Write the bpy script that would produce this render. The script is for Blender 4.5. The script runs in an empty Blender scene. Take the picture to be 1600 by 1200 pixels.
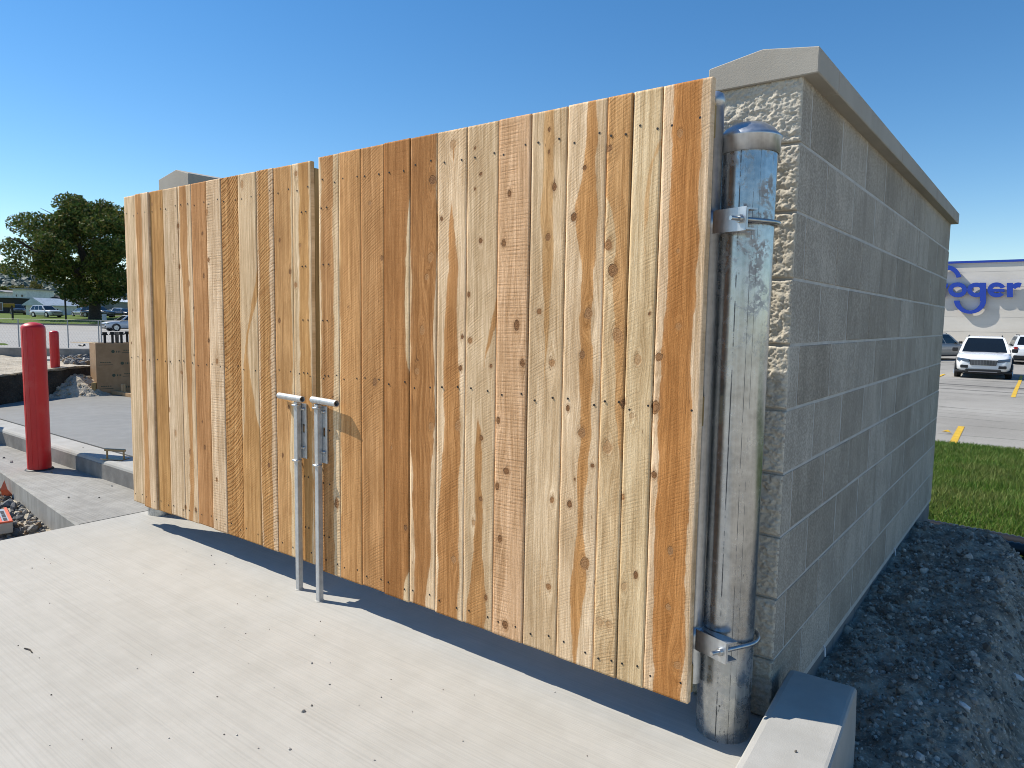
import bpy, bmesh, math, random
import numpy as np
from mathutils import Vector, Matrix
random.seed(7)
RNG = np.random.default_rng(11)
scene = bpy.context.scene
COL = scene.collection

# ------------------------------------------------------------------ camera
F_PX, YAW, PITCH, ROLL, CAM_H = 1095.34, -0.65560, 0.092157, 0.016081, 1.2855
def cam_axes():
    fw = Vector((math.sin(YAW)*math.cos(PITCH), math.cos(YAW)*math.cos(PITCH), -math.sin(PITCH)))
    r = Vector((math.cos(YAW), -math.sin(YAW), 0)); u = r.cross(fw)
    return math.cos(ROLL)*r+math.sin(ROLL)*u, -math.sin(ROLL)*r+math.cos(ROLL)*u, fw
R_, U_, FW_ = cam_axes()
CAM = Vector((0, 0, CAM_H))
cd = bpy.data.cameras.new('camera'); cam = bpy.data.objects.new('camera', cd); COL.objects.link(cam)
cd.sensor_width = 36; cd.lens = F_PX/1600*36; cd.clip_start = 0.05; cd.clip_end = 6000
m = Matrix((R_, U_, -FW_)).transposed().to_4x4(); m.translation = CAM
cam.matrix_world = m
scene.camera = cam

# ------------------------------------------------------------------ light
SUN_AZ, SUN_EL = math.radians(69.7), math.radians(47.6)      # azimuth measured from the gate's normal, sun to the left and in front
travel = Vector((math.sin(SUN_AZ)*math.cos(SUN_EL), math.cos(SUN_AZ)*math.cos(SUN_EL), -math.sin(SUN_EL)))
sl = bpy.data.lights.new('sun', 'SUN'); sl.energy = 4.4; sl.angle = math.radians(0.5); sl.color = (1, .945, .84)
sun = bpy.data.objects.new('sun', sl); COL.objects.link(sun)
sun.rotation_euler = travel.to_track_quat('-Z', 'Y').to_euler(); sun.location = (-20, -10, 30)
world = bpy.data.worlds.new('World'); scene.world = world; world.use_nodes = True
wn = world.node_tree; wn.nodes.clear()
sky = wn.nodes.new('ShaderNodeTexSky'); sky.sky_type = 'NISHITA'; sky.sun_disc = False
sky.sun_elevation = SUN_EL
sky.sun_rotation = math.atan2(-travel.x, -travel.y)
sky.altitude = 0; sky.air_density = 1.0; sky.dust_density = 0.0; sky.ozone_density = 2.6
bg = wn.nodes.new('ShaderNodeBackground'); bg.inputs['Strength'].default_value = 0.102
wo = wn.nodes.new('ShaderNodeOutputWorld')
hs = wn.nodes.new('ShaderNodeHueSaturation'); hs.inputs['Saturation'].default_value = 1.29
wn.links.new(sky.outputs[0], hs.inputs['Color']); wn.links.new(hs.outputs[0], bg.inputs[0]); wn.links.new(bg.outputs[0], wo.inputs[0])
scene.view_settings.view_transform = 'Standard'; scene.view_settings.look = 'None'
scene.view_settings.exposure = 0.50; scene.view_settings.gamma = 1; scene.view_settings.use_curve_mapping = False
scene.render.engine = 'CYCLES'
scene.cycles.filter_width = 0.95; scene.cycles.max_bounces = 8; scene.cycles.diffuse_bounces = 4

# ------------------------------------------------------------------ places from measured sight lines
def ray(u, v): return FW_ + (u-800)/F_PX*R_ - (v-600)/F_PX*U_
def onz(u, v, z):
    d = ray(u, v); t = (z-CAM_H)/d.z; return CAM+d*t
def ony(u, v, y):
    d = ray(u, v); return CAM+d*(y/d.y)
def at(u, v, dep): return CAM+ray(u, v)*dep
FH = Vector((math.sin(YAW), math.cos(YAW))); RH = Vector((math.cos(YAW), -math.sin(YAW)))

# ------------------------------------------------------------------ node helper
class NT:
    def __init__(s, name):
        s.m = bpy.data.materials.new(name); s.m.use_nodes = True; s.t = s.m.node_tree; s.t.nodes.clear()
        s.out = s.n('ShaderNodeOutputMaterial'); s.b = s.n('ShaderNodeBsdfPrincipled'); s.l(s.b.outputs[0], s.out.inputs[0])
        s._tc = None
    def n(s, t): return s.t.nodes.new(t)
    def l(s, a, b): s.t.links.new(a, b)
    def put(s, sock, v):
        if hasattr(v, 'is_output'): s.l(v, sock)
        elif isinstance(v, (tuple, list)) and len(v) == 3 and sock.type == 'RGBA': sock.default_value = (*v, 1)
        else: sock.default_value = v
    def obj(s):
        if not s._tc: s._tc = s.n('ShaderNodeTexCoord')
        return s._tc.outputs['Object']
    def geo(s, k='Position'):
        g = s.n('ShaderNodeNewGeometry'); return g.outputs[k]
    def mapp(s, v, scale=(1, 1, 1), loc=(0, 0, 0), rot=(0, 0, 0)):
        q = s.n('ShaderNodeMapping'); s.l(v, q.inputs[0])
        s.put(q.inputs['Location'], loc); q.inputs['Rotation'].default_value = rot; q.inputs['Scale'].default_value = scale
        return q.outputs[0]
    def noise(s, v, scale, detail=4, rough=.55, dist=0, w=None):
        q = s.n('ShaderNodeTexNoise')
        if w is not None: q.noise_dimensions = '4D'; s.put(q.inputs['W'], w)
        if v is not None: s.l(v, q.inputs['Vector'])
        q.inputs['Scale'].default_value = scale; q.inputs['Detail'].default_value = detail
        q.inputs['Roughness'].default_value = rough; q.inputs['Distortion'].default_value = dist
        return q.outputs[0]
    def vor(s, v, scale, feat='F1', rnd=1):
        q = s.n('ShaderNodeTexVoronoi'); q.feature = feat; s.l(v, q.inputs['Vector']); q.inputs['Scale'].default_value = scale
        q.inputs['Randomness'].default_value = rnd
        return q.outputs[0]
    def math(s, op, a, b=0., c=0., clamp=False):
        q = s.n('ShaderNodeMath'); q.operation = op; q.use_clamp = clamp
        s.put(q.inputs[0], a); s.put(q.inputs[1], b); s.put(q.inputs[2], c); return q.outputs[0]
    def ss(s, x, a, b, lo=0., hi=1.):
        q = s.n('ShaderNodeMapRange'); q.interpolation_type = 'SMOOTHSTEP'; s.put(q.inputs[0], x)
        q.inputs[1].default_value = a; q.inputs[2].default_value = b; q.inputs[3].default_value = lo; q.inputs[4].default_value = hi
        return q.outputs[0]
    def mr(s, x, a, b, lo=0., hi=1.):
        q = s.n('ShaderNodeMapRange'); s.put(q.inputs[0], x)
        q.inputs[1].default_value = a; q.inputs[2].default_value = b; q.inputs[3].default_value = lo; q.inputs[4].default_value = hi
        return q.outputs[0]
    def mix(s, f, a, b, mode='MIX'):
        q = s.n('ShaderNodeMix'); q.data_type = 'RGBA'; q.blend_type = mode
        s.put(q.inputs['Factor'], f); s.put(q.inputs[6], a); s.put(q.inputs[7], b); return q.outputs[2]
    def attr(s, name, typ='GEOMETRY', out='Fac'):
        q = s.n('ShaderNodeAttribute'); q.attribute_type = typ; q.attribute_name = name; return q.outputs[out]
    def comb(s, x, y, z):
        q = s.n('ShaderNodeCombineXYZ'); s.put(q.inputs[0], x); s.put(q.inputs[1], y); s.put(q.inputs[2], z); return q.outputs[0]
    def sep(s, v):
        q = s.n('ShaderNodeSeparateXYZ'); s.l(v, q.inputs[0]); return q.outputs
    def rand(s):
        q = s.n('ShaderNodeObjectInfo'); return q.outputs['Random']
    def bump(s, h, strength=.3, dist=.01, normal=None):
        q = s.n('ShaderNodeBump'); s.put(q.inputs['Height'], h); q.inputs['Strength'].default_value = strength
        q.inputs['Distance'].default_value = dist
        if normal is not None: s.l(normal, q.inputs['Normal'])
        return q.outputs[0]
    def fin(s, color=None, rough=.8, metal=0., normal=None, spec=None, **kw):
        if color is not None: s.put(s.b.inputs['Base Color'], color)
        s.put(s.b.inputs['Roughness'], rough); s.put(s.b.inputs['Metallic'], metal)
        if normal is not None: s.l(normal, s.b.inputs['Normal'])
        if spec is not None: s.b.inputs['Specular IOR Level'].default_value = spec
        for k, v in kw.items(): s.put(s.b.inputs[k.replace('_', ' ')], v)
        return s.m

def speck(name, c1, c2, scale=6, rough=.8, metal=0., bump=.1, fine=60, bd=.005, spec=None, world=True, amt=.25):
    t = NT(name); v = t.geo() if world else t.obj()
    a = t.noise(v, scale, 5, .6); b = t.noise(v, fine, 3, .6)
    f = t.math('ADD', t.math('MULTIPLY', a, 1-amt), t.math('MULTIPLY', b, amt))
    col = t.mix(t.ss(f, .32, .68), c1, c2)
    return t.fin(col, rough, metal, t.bump(b, bump, bd), spec)

M = {}
# --- concrete
def concrete(name, c1, c2, broom=None, bs=.12, stain=.25, fine=220, rough=.85):
    t = NT(name); p = t.geo()
    big = t.noise(p, .9, 5, .6); mid = t.noise(p, 7, 5, .62); fi = t.noise(p, fine, 3, .6)
    f = t.math('ADD', t.math('MULTIPLY', big, .5), t.math('MULTIPLY', mid, .5))
    col = t.mix(t.ss(f, .33, .67), c1, c2)
    h = fi
    if broom is not None:
        q = t.mapp(p, scale=(1.4, 150, 1), rot=(0, 0, broom)); br = t.noise(q, 1, 4, .6, .25)
        q2 = t.mapp(p, scale=(.5, 22, 1), rot=(0, 0, broom)); br2 = t.noise(q2, 1, 3, .6, .2)
        bb = t.math('ADD', t.math('MULTIPLY', br, .86), t.math('MULTIPLY', br2, .14))
        col = t.mix(t.ss(bb, .3, .62, bs, 0), col, (.11, .11, .105))
        h = t.math('ADD', t.math('MULTIPLY', fi, .35), bb)
    v = t.vor(p, 38)
    pit = t.ss(v, .0, .085, 1, 0); gate = t.ss(t.noise(p, 3.1, 2), .58, .66)
    col = t.mix(t.math('MULTIPLY', t.math('MULTIPLY', pit, gate), .55), col, (.12, .115, .1))
    st = t.ss(t.noise(p, 1.7, 6, .65, .6), .56, .75)
    col = t.mix(t.math('MULTIPLY', st, stain), col, (.26, .235, .19))
    return t.fin(col, rough, 0, t.bump(h, .25, .004), .3)
M['pad'] = concrete('pad_concrete', (.395, .378, .34), (.455, .438, .40), broom=math.radians(-2), bs=.15, stain=.14)
M['walk'] = concrete('walk_concrete', (.25, .238, .215), (.37, .355, .325), broom=math.radians(-24), bs=.4, stain=.4)
M['fresh'] = concrete('fresh_concrete', (.21, .205, .19), (.26, .253, .235), stain=.12, fine=150, rough=.6)
M['kerb'] = concrete('kerb_concrete', (.335, .325, .30), (.42, .41, .385), stain=.25)
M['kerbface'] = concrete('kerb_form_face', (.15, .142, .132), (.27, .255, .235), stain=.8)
M['coping'] = concrete('cast_stone', (.36, .33, .28), (.42, .39, .335), stain=.2, fine=300)
M['footing'] = concrete('foundation_block', (.15, .15, .15), (.21, .21, .21), stain=.3)

def block_mat(name, lo, hi, amp):
    t = NT(name); o = t.obj(); rnd = t.attr('tone', 'OBJECT')
    p = t.geo()
    a = t.noise(p, 130, 5, .85); b = t.noise(p, 4.5, 5, .6)
    streak = t.noise(t.mapp(p, scale=(30, 30, 1.6)), 1, 4, .6)
    f = t.math('ADD', t.math('MULTIPLY', a, .62), t.math('ADD', t.math('MULTIPLY', b, .17), t.math('MULTIPLY', streak, .10)))
    col = t.mix(t.ss(f, .37, .58), lo, hi)
    col = t.mix(1.0, col, t.mix(rnd, (.83, .81, .78), (1.10, 1.10, 1.10)), 'MULTIPLY')
    drip = t.math('MULTIPLY', t.ss(t.noise(t.mapp(p, scale=(9, 9, .9)), 1, 4, .6), .6, .75), .24)
    col = t.mix(drip, col, (.12, .105, .08))
    v = t.vor(p, 110)
    pore = t.math('MULTIPLY', t.ss(v, 0, .25, 1, 0), t.ss(t.noise(p, 45, 2), .5, .6))
    col = t.mix(t.math('MULTIPLY', pore, .5), col, (.08, .08, .08))
    h = t.math('SUBTRACT', a, t.math('MULTIPLY', pore, .6))
    return t.fin(col, .92, 0, t.bump(h, .5, amp), .2)
M['block'] = block_mat('ground_face_block', (.30, .268, .225), (.62, .56, .475), .004)
M['split'] = block_mat('split_face_block', (.52, .475, .39), (.68, .635, .54), .006)
M['mortar'] = speck('mortar', (.44, .42, .385), (.56, .54, .50), 14, .9, 0, .3, 180, .003)

# --- wood board
def wood():
    t = NT('cedar_board')
    gx = t.attr('gx'); hw = t.attr('hw'); kn = t.attr('kn'); rg = t.attr('rg'); sp = t.attr('sp'); kd = t.attr('kdark')
    seed = t.attr('seed', 'OBJECT'); saw = t.attr('sawamp', 'OBJECT')
    sap = t.attr('sap', 'OBJECT', 'Vector'); heart = t.attr('heart', 'OBJECT', 'Vector')
    ringamp = t.attr('ringamp', 'OBJECT')
    x, y, z = t.sep(t.obj())
    K = lambda a, b: t.math('MULTIPLY', a, b)
    def nz(ax, fx, fz, det=4, ro=.6, dist=0): return t.noise(t.comb(K(ax, fx), seed, K(z, fz)), 1, det, ro, dist)
    g1 = nz(gx, 60, 1.3); g2 = nz(gx, 260, 5, 4, .7); g4 = nz(gx, 620, 16, 3, .7); g3 = nz(x, 8, 3.2)
    fuzz = nz(x, 420, 150, 3, .7)
    # edge of the heartwood, feathered in places
    wob = nz(gx, 45, 8, 4, .65); soft = nz(x, 5, 1.6, 2)
    hs = t.math('ADD', hw, K(t.math('SUBTRACT', wob, .5), .022))
    hm = t.math('ADD', K(t.ss(hs, -.0018, .0022), .84), K(t.ss(t.math('ADD', hs, K(t.math('SUBTRACT', g1, .5), .03)), -.008, .016), .16))
    col = t.mix(hm, sap, heart)
    tint = lambda k, c: t.mix(1, c, t.comb(k, t.math('POWER', k, 1.2), t.math('POWER', k, 1.5)), 'MULTIPLY')
    col = tint(t.ss(g3, .28, .72, .86, 1.10), col)
    col = tint(t.ss(g1, .3, .7, .80, 1.13), col)
    col = tint(t.ss(t.math('ADD', K(g2, .6), K(g4, .4)), .36, .64, .76, 1.15), col)
    col = tint(t.ss(fuzz, .3, .7, .92, 1.06), col)
    # growth rings, broken up along their length
    ph = t.math('ADD', K(rg, 6.2832), t.math('ADD', K(g1, 7), K(wob, 3)))
    rs = t.math('POWER', t.math('MULTIPLY_ADD', t.math('SINE', ph), .5, .5), 4)
    rs = K(rs, t.ss(nz(x, 14, 5, 3), .38, .6))
    col = t.mix(K(K(rs, ringamp), t.math('MULTIPLY_ADD', hm, .6, .4)), col, (.23, .10, .035))
    # saw marks: irregular fine arcs
    s1 = t.noise(t.comb(sp, seed, K(x, 3)), 1, 2, .5); s2 = t.noise(t.comb(K(sp, 2.6), seed, K(x, 7)), 1, 3, .6)
    sw0 = t.math('MULTIPLY_ADD', t.math('SINE', t.math('ADD', K(sp, 6.2832), K(s1, 4.5))), .5, .5)
    patchy = t.ss(t.math('ADD', nz(x, 10, 2.6, 3), K(saw, .18)), .40, .68)
    sw = K(K(t.math('ADD', K(t.math('POWER', sw0, 2), .55), K(t.ss(s2, .45, .7), .6)), patchy), t.ss(nz(x, 60, 40, 3), .22, .62))
    col = t.mix(t.math('MINIMUM', K(K(sw, saw), .9), 1.), col, t.mix(1, col, (.60, .48, .36), 'MULTIPLY'))
    # knots
    kw = t.math('ADD', kn, t.math('ADD', K(t.math('SUBTRACT', nz(x, 42, 34, 3), .5), 1.1), K(t.math('SUBTRACT', fuzz, .5), .3)))
    km = t.ss(kw, .84, 1.04, 1, 0)
    halo = K(t.ss(kw, .9, 2.0, .34, 0), kd)
    col = t.mix(halo, col, (.30, .14, .052))
    kring = K(K(t.math('POWER', t.math('MULTIPLY_ADD', t.math('SINE', K(kw, 11)), .5, .5), 3), t.ss(kw, .9, 2.2, .4, 0)), t.ss(nz(x, 60, 25, 2), .42, .58))
    col = t.mix(kring, col, (.24, .11, .04))
    kr = t.math('MULTIPLY_ADD', t.math('SINE', K(kw, 19)), .5, .5)
    light = t.mix(kr, (.36, .175, .07), (.50, .28, .13))
    dark = t.mix(kr, (.16, .07, .03), (.33, .17, .075))
    dark = t.mix(t.ss(kw, .70, .92), dark, (.075, .034, .016))
    kcol = t.mix(t.ss(kd, .4, .85), light, dark)
    col = t.mix(K(km, t.ss(kd, .1, .6)), col, kcol)
    # little resin flecks and surface checks
    fl = t.vor(t.comb(K(x, 34), seed, K(z, 9)), 1)
    fm = K(t.ss(fl, .03, .085, 1, 0), t.ss(nz(x, 9, 2, 2), .5, .58))
    col = t.mix(K(fm, .6), col, (.16, .07, .03))
    ck = K(t.ss(nz(gx, 210, 1.1, 2, .5), .70, .735), t.ss(nz(x, 13, 1.7, 2), .52, .62))
    col = t.mix(K(ck, .75), col, (.13, .06, .025))
    h = t.math('ADD', t.math('ADD', K(g2, .35), K(fuzz, .35)), K(t.math('SUBTRACT', 1, sw), K(saw, .7)))
    h = t.math('SUBTRACT', h, t.math('ADD', K(rs, K(ringamp, .35)), K(t.math('ADD', km, ck), .3)))
    return t.fin(col, .78, 0, t.bump(h, .8, .0035), .1)
M['wood'] = wood()
def lumber(name, c1, c2):
    t = NT(name); o = t.obj()
    g = t.noise(t.mapp(o, scale=(60, 60, 2.5)), 1, 4, .6); k = t.vor(t.mapp(o, scale=(14, 14, 3.5)), 1)
    col = t.mix(t.ss(g, .3, .7), c1, c2); col = t.mix(t.ss(k, .05, .16, .7, 0), col, (.09, .045, .02))
    return t.fin(col, .75, 0, t.bump(g, .3, .003), .25)
M['lumber'] = lumber('frame_lumber', (.30, .20, .085), (.42, .29, .13))
M['lumber2'] = lumber('pale_stake_wood', (.36, .22, .11), (.50, .34, .19))

# --- metals
def galv(name, c1, c2, rough=.38, dirt=0., metal=.9):
    t = NT(name); p = t.geo(); x, y, z = t.sep(t.obj())
    sp = t.vor(p, 60); a = t.noise(p, 14, 5, .65); st = t.noise(t.mapp(p, scale=(90, 90, .9)), 1, 4, .65)
    f = t.math('ADD', t.math('MULTIPLY', a, .5), t.math('ADD', t.math('MULTIPLY', sp, .15), t.math('MULTIPLY', st, .35)))
    col = t.mix(t.ss(f, .3, .7), c1, c2)
    r = t.mr(f, .2, .8, rough-.08, rough+.12)
    mt = metal
    if dirt:
        # weathering: rusty blotches, black scuffs, weld seam and lines drawn along the pipe
        blo = t.math('MULTIPLY', t.math('MULTIPLY', t.ss(t.noise(t.mapp(p, scale=(13, 13, 10)), 1, 3, .6, .4), .46, .64), t.ss(t.noise(p, 75, 4, .7), .40, .58)), t.ss(z, 1.05, 1.6, .10, 1))
        sc = t.math('MULTIPLY', t.math('MULTIPLY', t.ss(t.noise(t.mapp(p, scale=(75, 75, 22)), 1, 5, .75), .60, .66), t.ss(t.noise(t.mapp(p, scale=(9, 9, 3)), 1, 3), .46, .58)), t.ss(z, .35, 1.0, 1, .35))
        ang = t.math('ARCTAN2', y, x); ln = 0.
        for a0, w in ((-1.02, .009), (-1.47, .022), (-.80, .006)):
            aa = t.math('ADD', a0, t.math('MULTIPLY', t.math('SUBTRACT', t.noise(t.comb(0., a0, z), 1.3, 2), .5), .05))
            e = t.ss(t.math('ABSOLUTE', t.math('SUBTRACT', ang, aa)), w*.5, w*1.3, 1, 0)
            e = t.math('MULTIPLY', e, t.ss(t.noise(t.comb(a0, 2., z), 7, 5, .75), .40, .52)); ln = t.math('MAXIMUM', e, ln)
        col = t.mix(t.math('MULTIPLY', blo, dirt*.75), col, (.19, .14, .105))
        low = t.math('MULTIPLY', t.ss(z, .0, .75, .55, 0), t.ss(t.noise(p, 22, 5, .7), .4, .65))
        col = t.mix(low, col, (.40, .39, .36))
        mk = t.math('MULTIPLY', t.math('MAXIMUM', sc, ln), .9)
        col = t.mix(mk, col, (.02, .021, .023))
        mt = t.math('SUBTRACT', metal, t.math('MULTIPLY', t.math('MAXIMUM', t.math('MAXIMUM', blo, low), mk), .7))
        r = t.math('ADD', r, t.math('MULTIPLY', t.math('MAXIMUM', blo, low), .3))
    return t.fin(col, r, mt, t.bump(t.math('ADD', t.math('MULTIPLY', a, .6), st), .025, .003), .5)
M['galv'] = galv('galvanised_steel', (.42, .44, .46), (.62, .64, .66))
M['post'] = galv('weathered_galvanised_pipe', (.34, .36, .37), (.55, .57, .58), .21, .85)
M['rod'] = galv('dull_galvanised_bar', (.42, .43, .43), (.60, .60, .59), .5, 0, .55)
M['nail'] = NT('nail_head').fin((.02, .018, .016), .6, .3)
M['bolt'] = galv('bolt_steel', (.35, .36, .37), (.55, .56, .57), .3)

# --- paint
def paint(name, c, rough=.35, var=.12, coat=.3, dust=0.):
    t = NT(name); p = t.geo(); a = t.noise(p, 5, 5, .6)
    col = t.mix(t.ss(a, .3, .7, 0, var), c, tuple(x*.6 for x in c))
    if dust: col = t.mix(t.math('MULTIPLY', t.ss(t.noise(p, 9, 5, .7), .5, .72), dust), col, (.4, .33, .28))
    return t.fin(col, t.mr(a, .3, .7, rough-.06, rough+.1), 0, t.bump(t.noise(p, 30, 2), .04, .004), .5, Coat_Weight=coat)
M['red'] = paint('red_bollard_sleeve', (.56, .012, .016), .36, .2, 0, .06)
M['carwhite'] = paint('white_car_paint', (.76, .77, .78), .25, .05, .6)
M['carsilver'] = paint('silver_car_paint', (.52, .55, .60), .28, .05, .6)
M['cardark'] = paint('dark_car_paint', (.03, .033, .04), .25, .1, .6)
M['cargrey'] = paint('grey_car_paint', (.22, .24, .26), .28, .1, .6)
M['cartan'] = paint('champagne_car_paint', (.42, .39, .34), .3, .1, .6)
M['black'] = NT('black_plastic').fin((.012, .012, .013), .55)
M['rubber'] = speck('tyre_rubber', (.012, .012, .012), (.03, .03, .03), 10, .9)
M['glass'] = NT('dark_car_glass').fin((.008, .011, .014), .06, 0, None, .6)
M['rim'] = NT('alloy_rim').fin((.55, .56, .57), .3, .9)
M['lamp'] = NT('headlamp_lens').fin((.10, .14, .19), .1, .3)
M['redlamp'] = NT('tail_lamp_lens').fin((.35, .01, .012), .2)
M['chrome'] = NT('bright_trim').fin((.25, .25, .26), .35, .6)
M['plate'] = NT('number_plate').fin((.6, .62, .65), .4)
M['signblue'] = paint('blue_sign_face', (.003, .04, .36), .4, .05, .2)
M['yellow'] = speck('yellow_road_paint', (.50, .30, .02), (.70, .44, .03), 9, .8, 0, .2, 60)
M['yellowworn'] = speck('worn_yellow_paint', (.48, .34, .16), (.62, .47, .25), 3, .85)

# --- ground things
def asphalt(name, c1, c2, cracks=True):
    t = NT(name); p = t.geo()
    a = t.noise(p, .35, 6, .6); b = t.noise(p, 45, 4, .75)
    f = t.math('ADD', t.math('MULTIPLY', a, .45), t.math('MULTIPLY', b, .55))
    col = t.mix(t.ss(f, .32, .68), c1, c2)
    if cracks:
        d = t.n('ShaderNodeVectorMath'); d.operation = 'ADD'
        nz = t.n('ShaderNodeTexNoise'); t.l(p, nz.inputs['Vector']); nz.inputs['Scale'].default_value = .8; nz.inputs['Detail'].default_value = 5
        sc = t.n('ShaderNodeVectorMath'); sc.operation = 'SCALE'; t.l(nz.outputs['Color'], sc.inputs[0]); sc.inputs['Scale'].default_value = .55
        t.l(p, d.inputs[0]); t.l(sc.outputs[0], d.inputs[1])
        v = t.vor(t.mapp(d.outputs[0], scale=(.09, .75, .0), rot=(0, 0, .05)), 1, 'DISTANCE_TO_EDGE')
        cr = t.ss(v, .003, .02, .8, 0)
        col = t.mix(t.math('MULTIPLY', cr, t.ss(t.noise(p, .5, 3), .36, .5)), col, (.05, .048, .045))
    return t.fin(col, .9, 0, t.bump(b, .4, .01), .2)
M['lot'] = asphalt('worn_pale_asphalt', (.23, .215, .19), (.38, .36, .325))
M['lot2'] = asphalt('far_pale_asphalt', (.29, .275, .255), (.37, .355, .33), False)
def soil(name, cols, scale=9, bump=.8, bd=.03):
    t = NT(name); p = t.geo()
    a = t.noise(p, scale, 8, .68); b = t.noise(p, 55, 5, .7); v = t.vor(p, 42)
    col = t.mix(t.ss(a, .3, .7), cols[0], cols[1]); col = t.mix(t.ss(b, .52, .7), col, cols[2])
    h = t.math('ADD', t.math('MULTIPLY', a, .6), t.math('ADD', t.math('MULTIPLY', b, .5), t.math('MULTIPLY', v, .35)))
    return t.fin(col, .95, 0, t.bump(h, bump, bd), .15)
M['dirt'] = soil('dark_gravelly_dirt', ((.13, .112, .09), (.42, .37, .30), (.54, .48, .40)))
M['sand'] = soil('pale_dry_sand', ((.36, .31, .235), (.52, .46, .37), (.58, .53, .45)), 5)
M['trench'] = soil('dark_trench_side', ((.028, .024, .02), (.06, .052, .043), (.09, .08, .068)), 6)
def stones(name, cs):
    t = NT(name); r = t.geo('Random Per Island')
    q = t.n('ShaderNodeValToRGB'); t.l(r, q.inputs[0]); cr = q.color_ramp; cr.interpolation = 'CONSTANT'
    cr.elements[0].position = 0; cr.elements[0].color = (*cs[0], 1); cr.elements[1].position = 1/len(cs); cr.elements[1].color = (*cs[1], 1)
    for i, c in enumerate(cs[2:]): e = cr.elements.new((i+2)/len(cs)); e.color = (*c, 1)
    n = t.noise(t.geo(), 70, 4, .6)
    return t.fin(t.mix(t.ss(n, .3, .7, 0, .4), q.outputs[0], (.08, .075, .07)), .9, 0, t.bump(n, .4, .004), .2)
M['gravel'] = stones('mixed_gravel', [(.10, .105, .11), (.16, .165, .17), (.30, .29, .27), (.22, .15, .09), (.40, .36, .30), (.13, .13, .135)])
M['gravtan'] = stones('tan_gravel', [(.44, .36, .25), (.36, .29, .19), (.52, .45, .35), (.30, .25, .18), (.48, .42, .34)])
M['clod'] = stones('dirt_clods', [(.16, .14, .118), (.30, .27, .23), (.42, .385, .34), (.22, .195, .165), (.54, .51, .46)])
M['whitestone'] = speck('white_stone', (.60, .59, .57), (.74, .73, .71), 20)
def foliage(name, cs, trans=.25):
    t = NT(name); r = t.geo('Random Per Island')
    q = t.n('ShaderNodeValToRGB'); t.l(r, q.inputs[0]); cr = q.color_ramp
    cr.elements[0].color = (*cs[0], 1); cr.elements[1].color = (*cs[-1], 1)
    for i, c in enumerate(cs[1:-1]): e = cr.elements.new((i+1)/(len(cs)-1)); e.color = (*c, 1)
    t.fin(q.outputs[0], .6, 0, None, .25)
    tr = t.n('ShaderNodeBsdfTranslucent'); t.l(q.outputs[0], tr.inputs[0])
    mx = t.n('ShaderNodeMixShader'); mx.inputs[0].default_value = trans
    t.l(t.b.outputs[0], mx.inputs[1]); t.l(tr.outputs[0], mx.inputs[2]); t.l(mx.outputs[0], t.out.inputs[0])
    return t.m
M['leaf'] = foliage('tree_leaves', [(.025, .05, .012), (.05, .09, .016), (.08, .13, .024), (.13, .15, .03), (.16, .125, .03)])
M['leaf2'] = foliage('yellowing_leaves', [(.07, .09, .02), (.14, .13, .03), (.18, .14, .04)])
M['hillleaf'] = foliage('hill_trees', [(.03, .055, .045), (.045, .075, .06), (.06, .09, .065)], .1)  # blue-green tint in the leaf colour stands in for distance haze
M['grassblade'] = foliage('grass_blades', [(.045, .11, .012), (.08, .175, .02), (.11, .21, .028), (.18, .21, .05), (.06, .14, .016)], .3)
def patchy(m_):
    nt = m_.node_tree; ramp = [n for n in nt.nodes if n.type == 'VALTORGB'][0]; g_ = nt.nodes.new('ShaderNodeNewGeometry'); nz_ = nt.nodes.new('ShaderNodeTexNoise'); nz_.inputs['Scale'].default_value = 1.7; nz_.inputs['Detail'].default_value = 5
    nt.links.new(g_.outputs['Position'], nz_.inputs['Vector']); mr_ = nt.nodes.new('ShaderNodeMapRange'); mr_.inputs[1].default_value = .46; mr_.inputs[2].default_value = .70; mr_.inputs[4].default_value = .6; nt.links.new(nz_.outputs[0], mr_.inputs[0])
    mx_ = nt.nodes.new('ShaderNodeMix'); mx_.data_type = 'RGBA'; nt.links.new(mr_.outputs[0], mx_.inputs['Factor']); nt.links.new(ramp.outputs[0], mx_.inputs[6]); mx_.inputs[7].default_value = (.19, .20, .06, 1)
    for n in nt.nodes:
        if n.type == 'BSDF_PRINCIPLED': nt.links.new(mx_.outputs[2], n.inputs['Base Color'])
        if n.type == 'BSDF_TRANSLUCENT': nt.links.new(mx_.outputs[2], n.inputs[0])
patchy(M['grassblade'])
def lawn(name, c1, c2, c3):
    t = NT(name); p = t.geo(); a = t.noise(p, 1.2, 6, .6); b = t.noise(p, 60, 4, .7)
    col = t.mix(t.ss(a, .35, .65), c1, c2); col = t.mix(t.ss(b, .5, .68), col, c3)
    return t.fin(col, .95, 0, t.bump(b, .7, .03), .1)
M['lawn'] = lawn('lawn_soil', (.05, .075, .016), (.085, .11, .024), (.13, .10, .05))
M['farlawn'] = lawn('far_lawn', (.085, .13, .03), (.12, .17, .04), (.10, .13, .04))
M['bark'] = speck('bark', (.03, .024, .018), (.07, .058, .045), 6, .95, 0, .6, 30, .02)
M['plastic'] = NT('black_drain_plastic').fin((.018, .018, .02), .38)
def cardboard():
    t = NT('brown_form_paper'); o = t.obj(); a = t.noise(o, 7, 4, .6)
    col = t.mix(t.ss(a, .3, .7), (.27, .165, .085), (.34, .215, .12))
    return t.fin(col, .6, 0, t.bump(a, .1, .004), .35)
M['card'] = cardboard()
M['print'] = NT('green_print').fin((.045, .06, .04), .7)
M['brass'] = NT('bronze_tool').fin((.30, .22, .12), .45, .4)
M['orange'] = paint('orange_plastic', (.75, .13, .05), .5, .2, 0)
M['storewall'] = None
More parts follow.
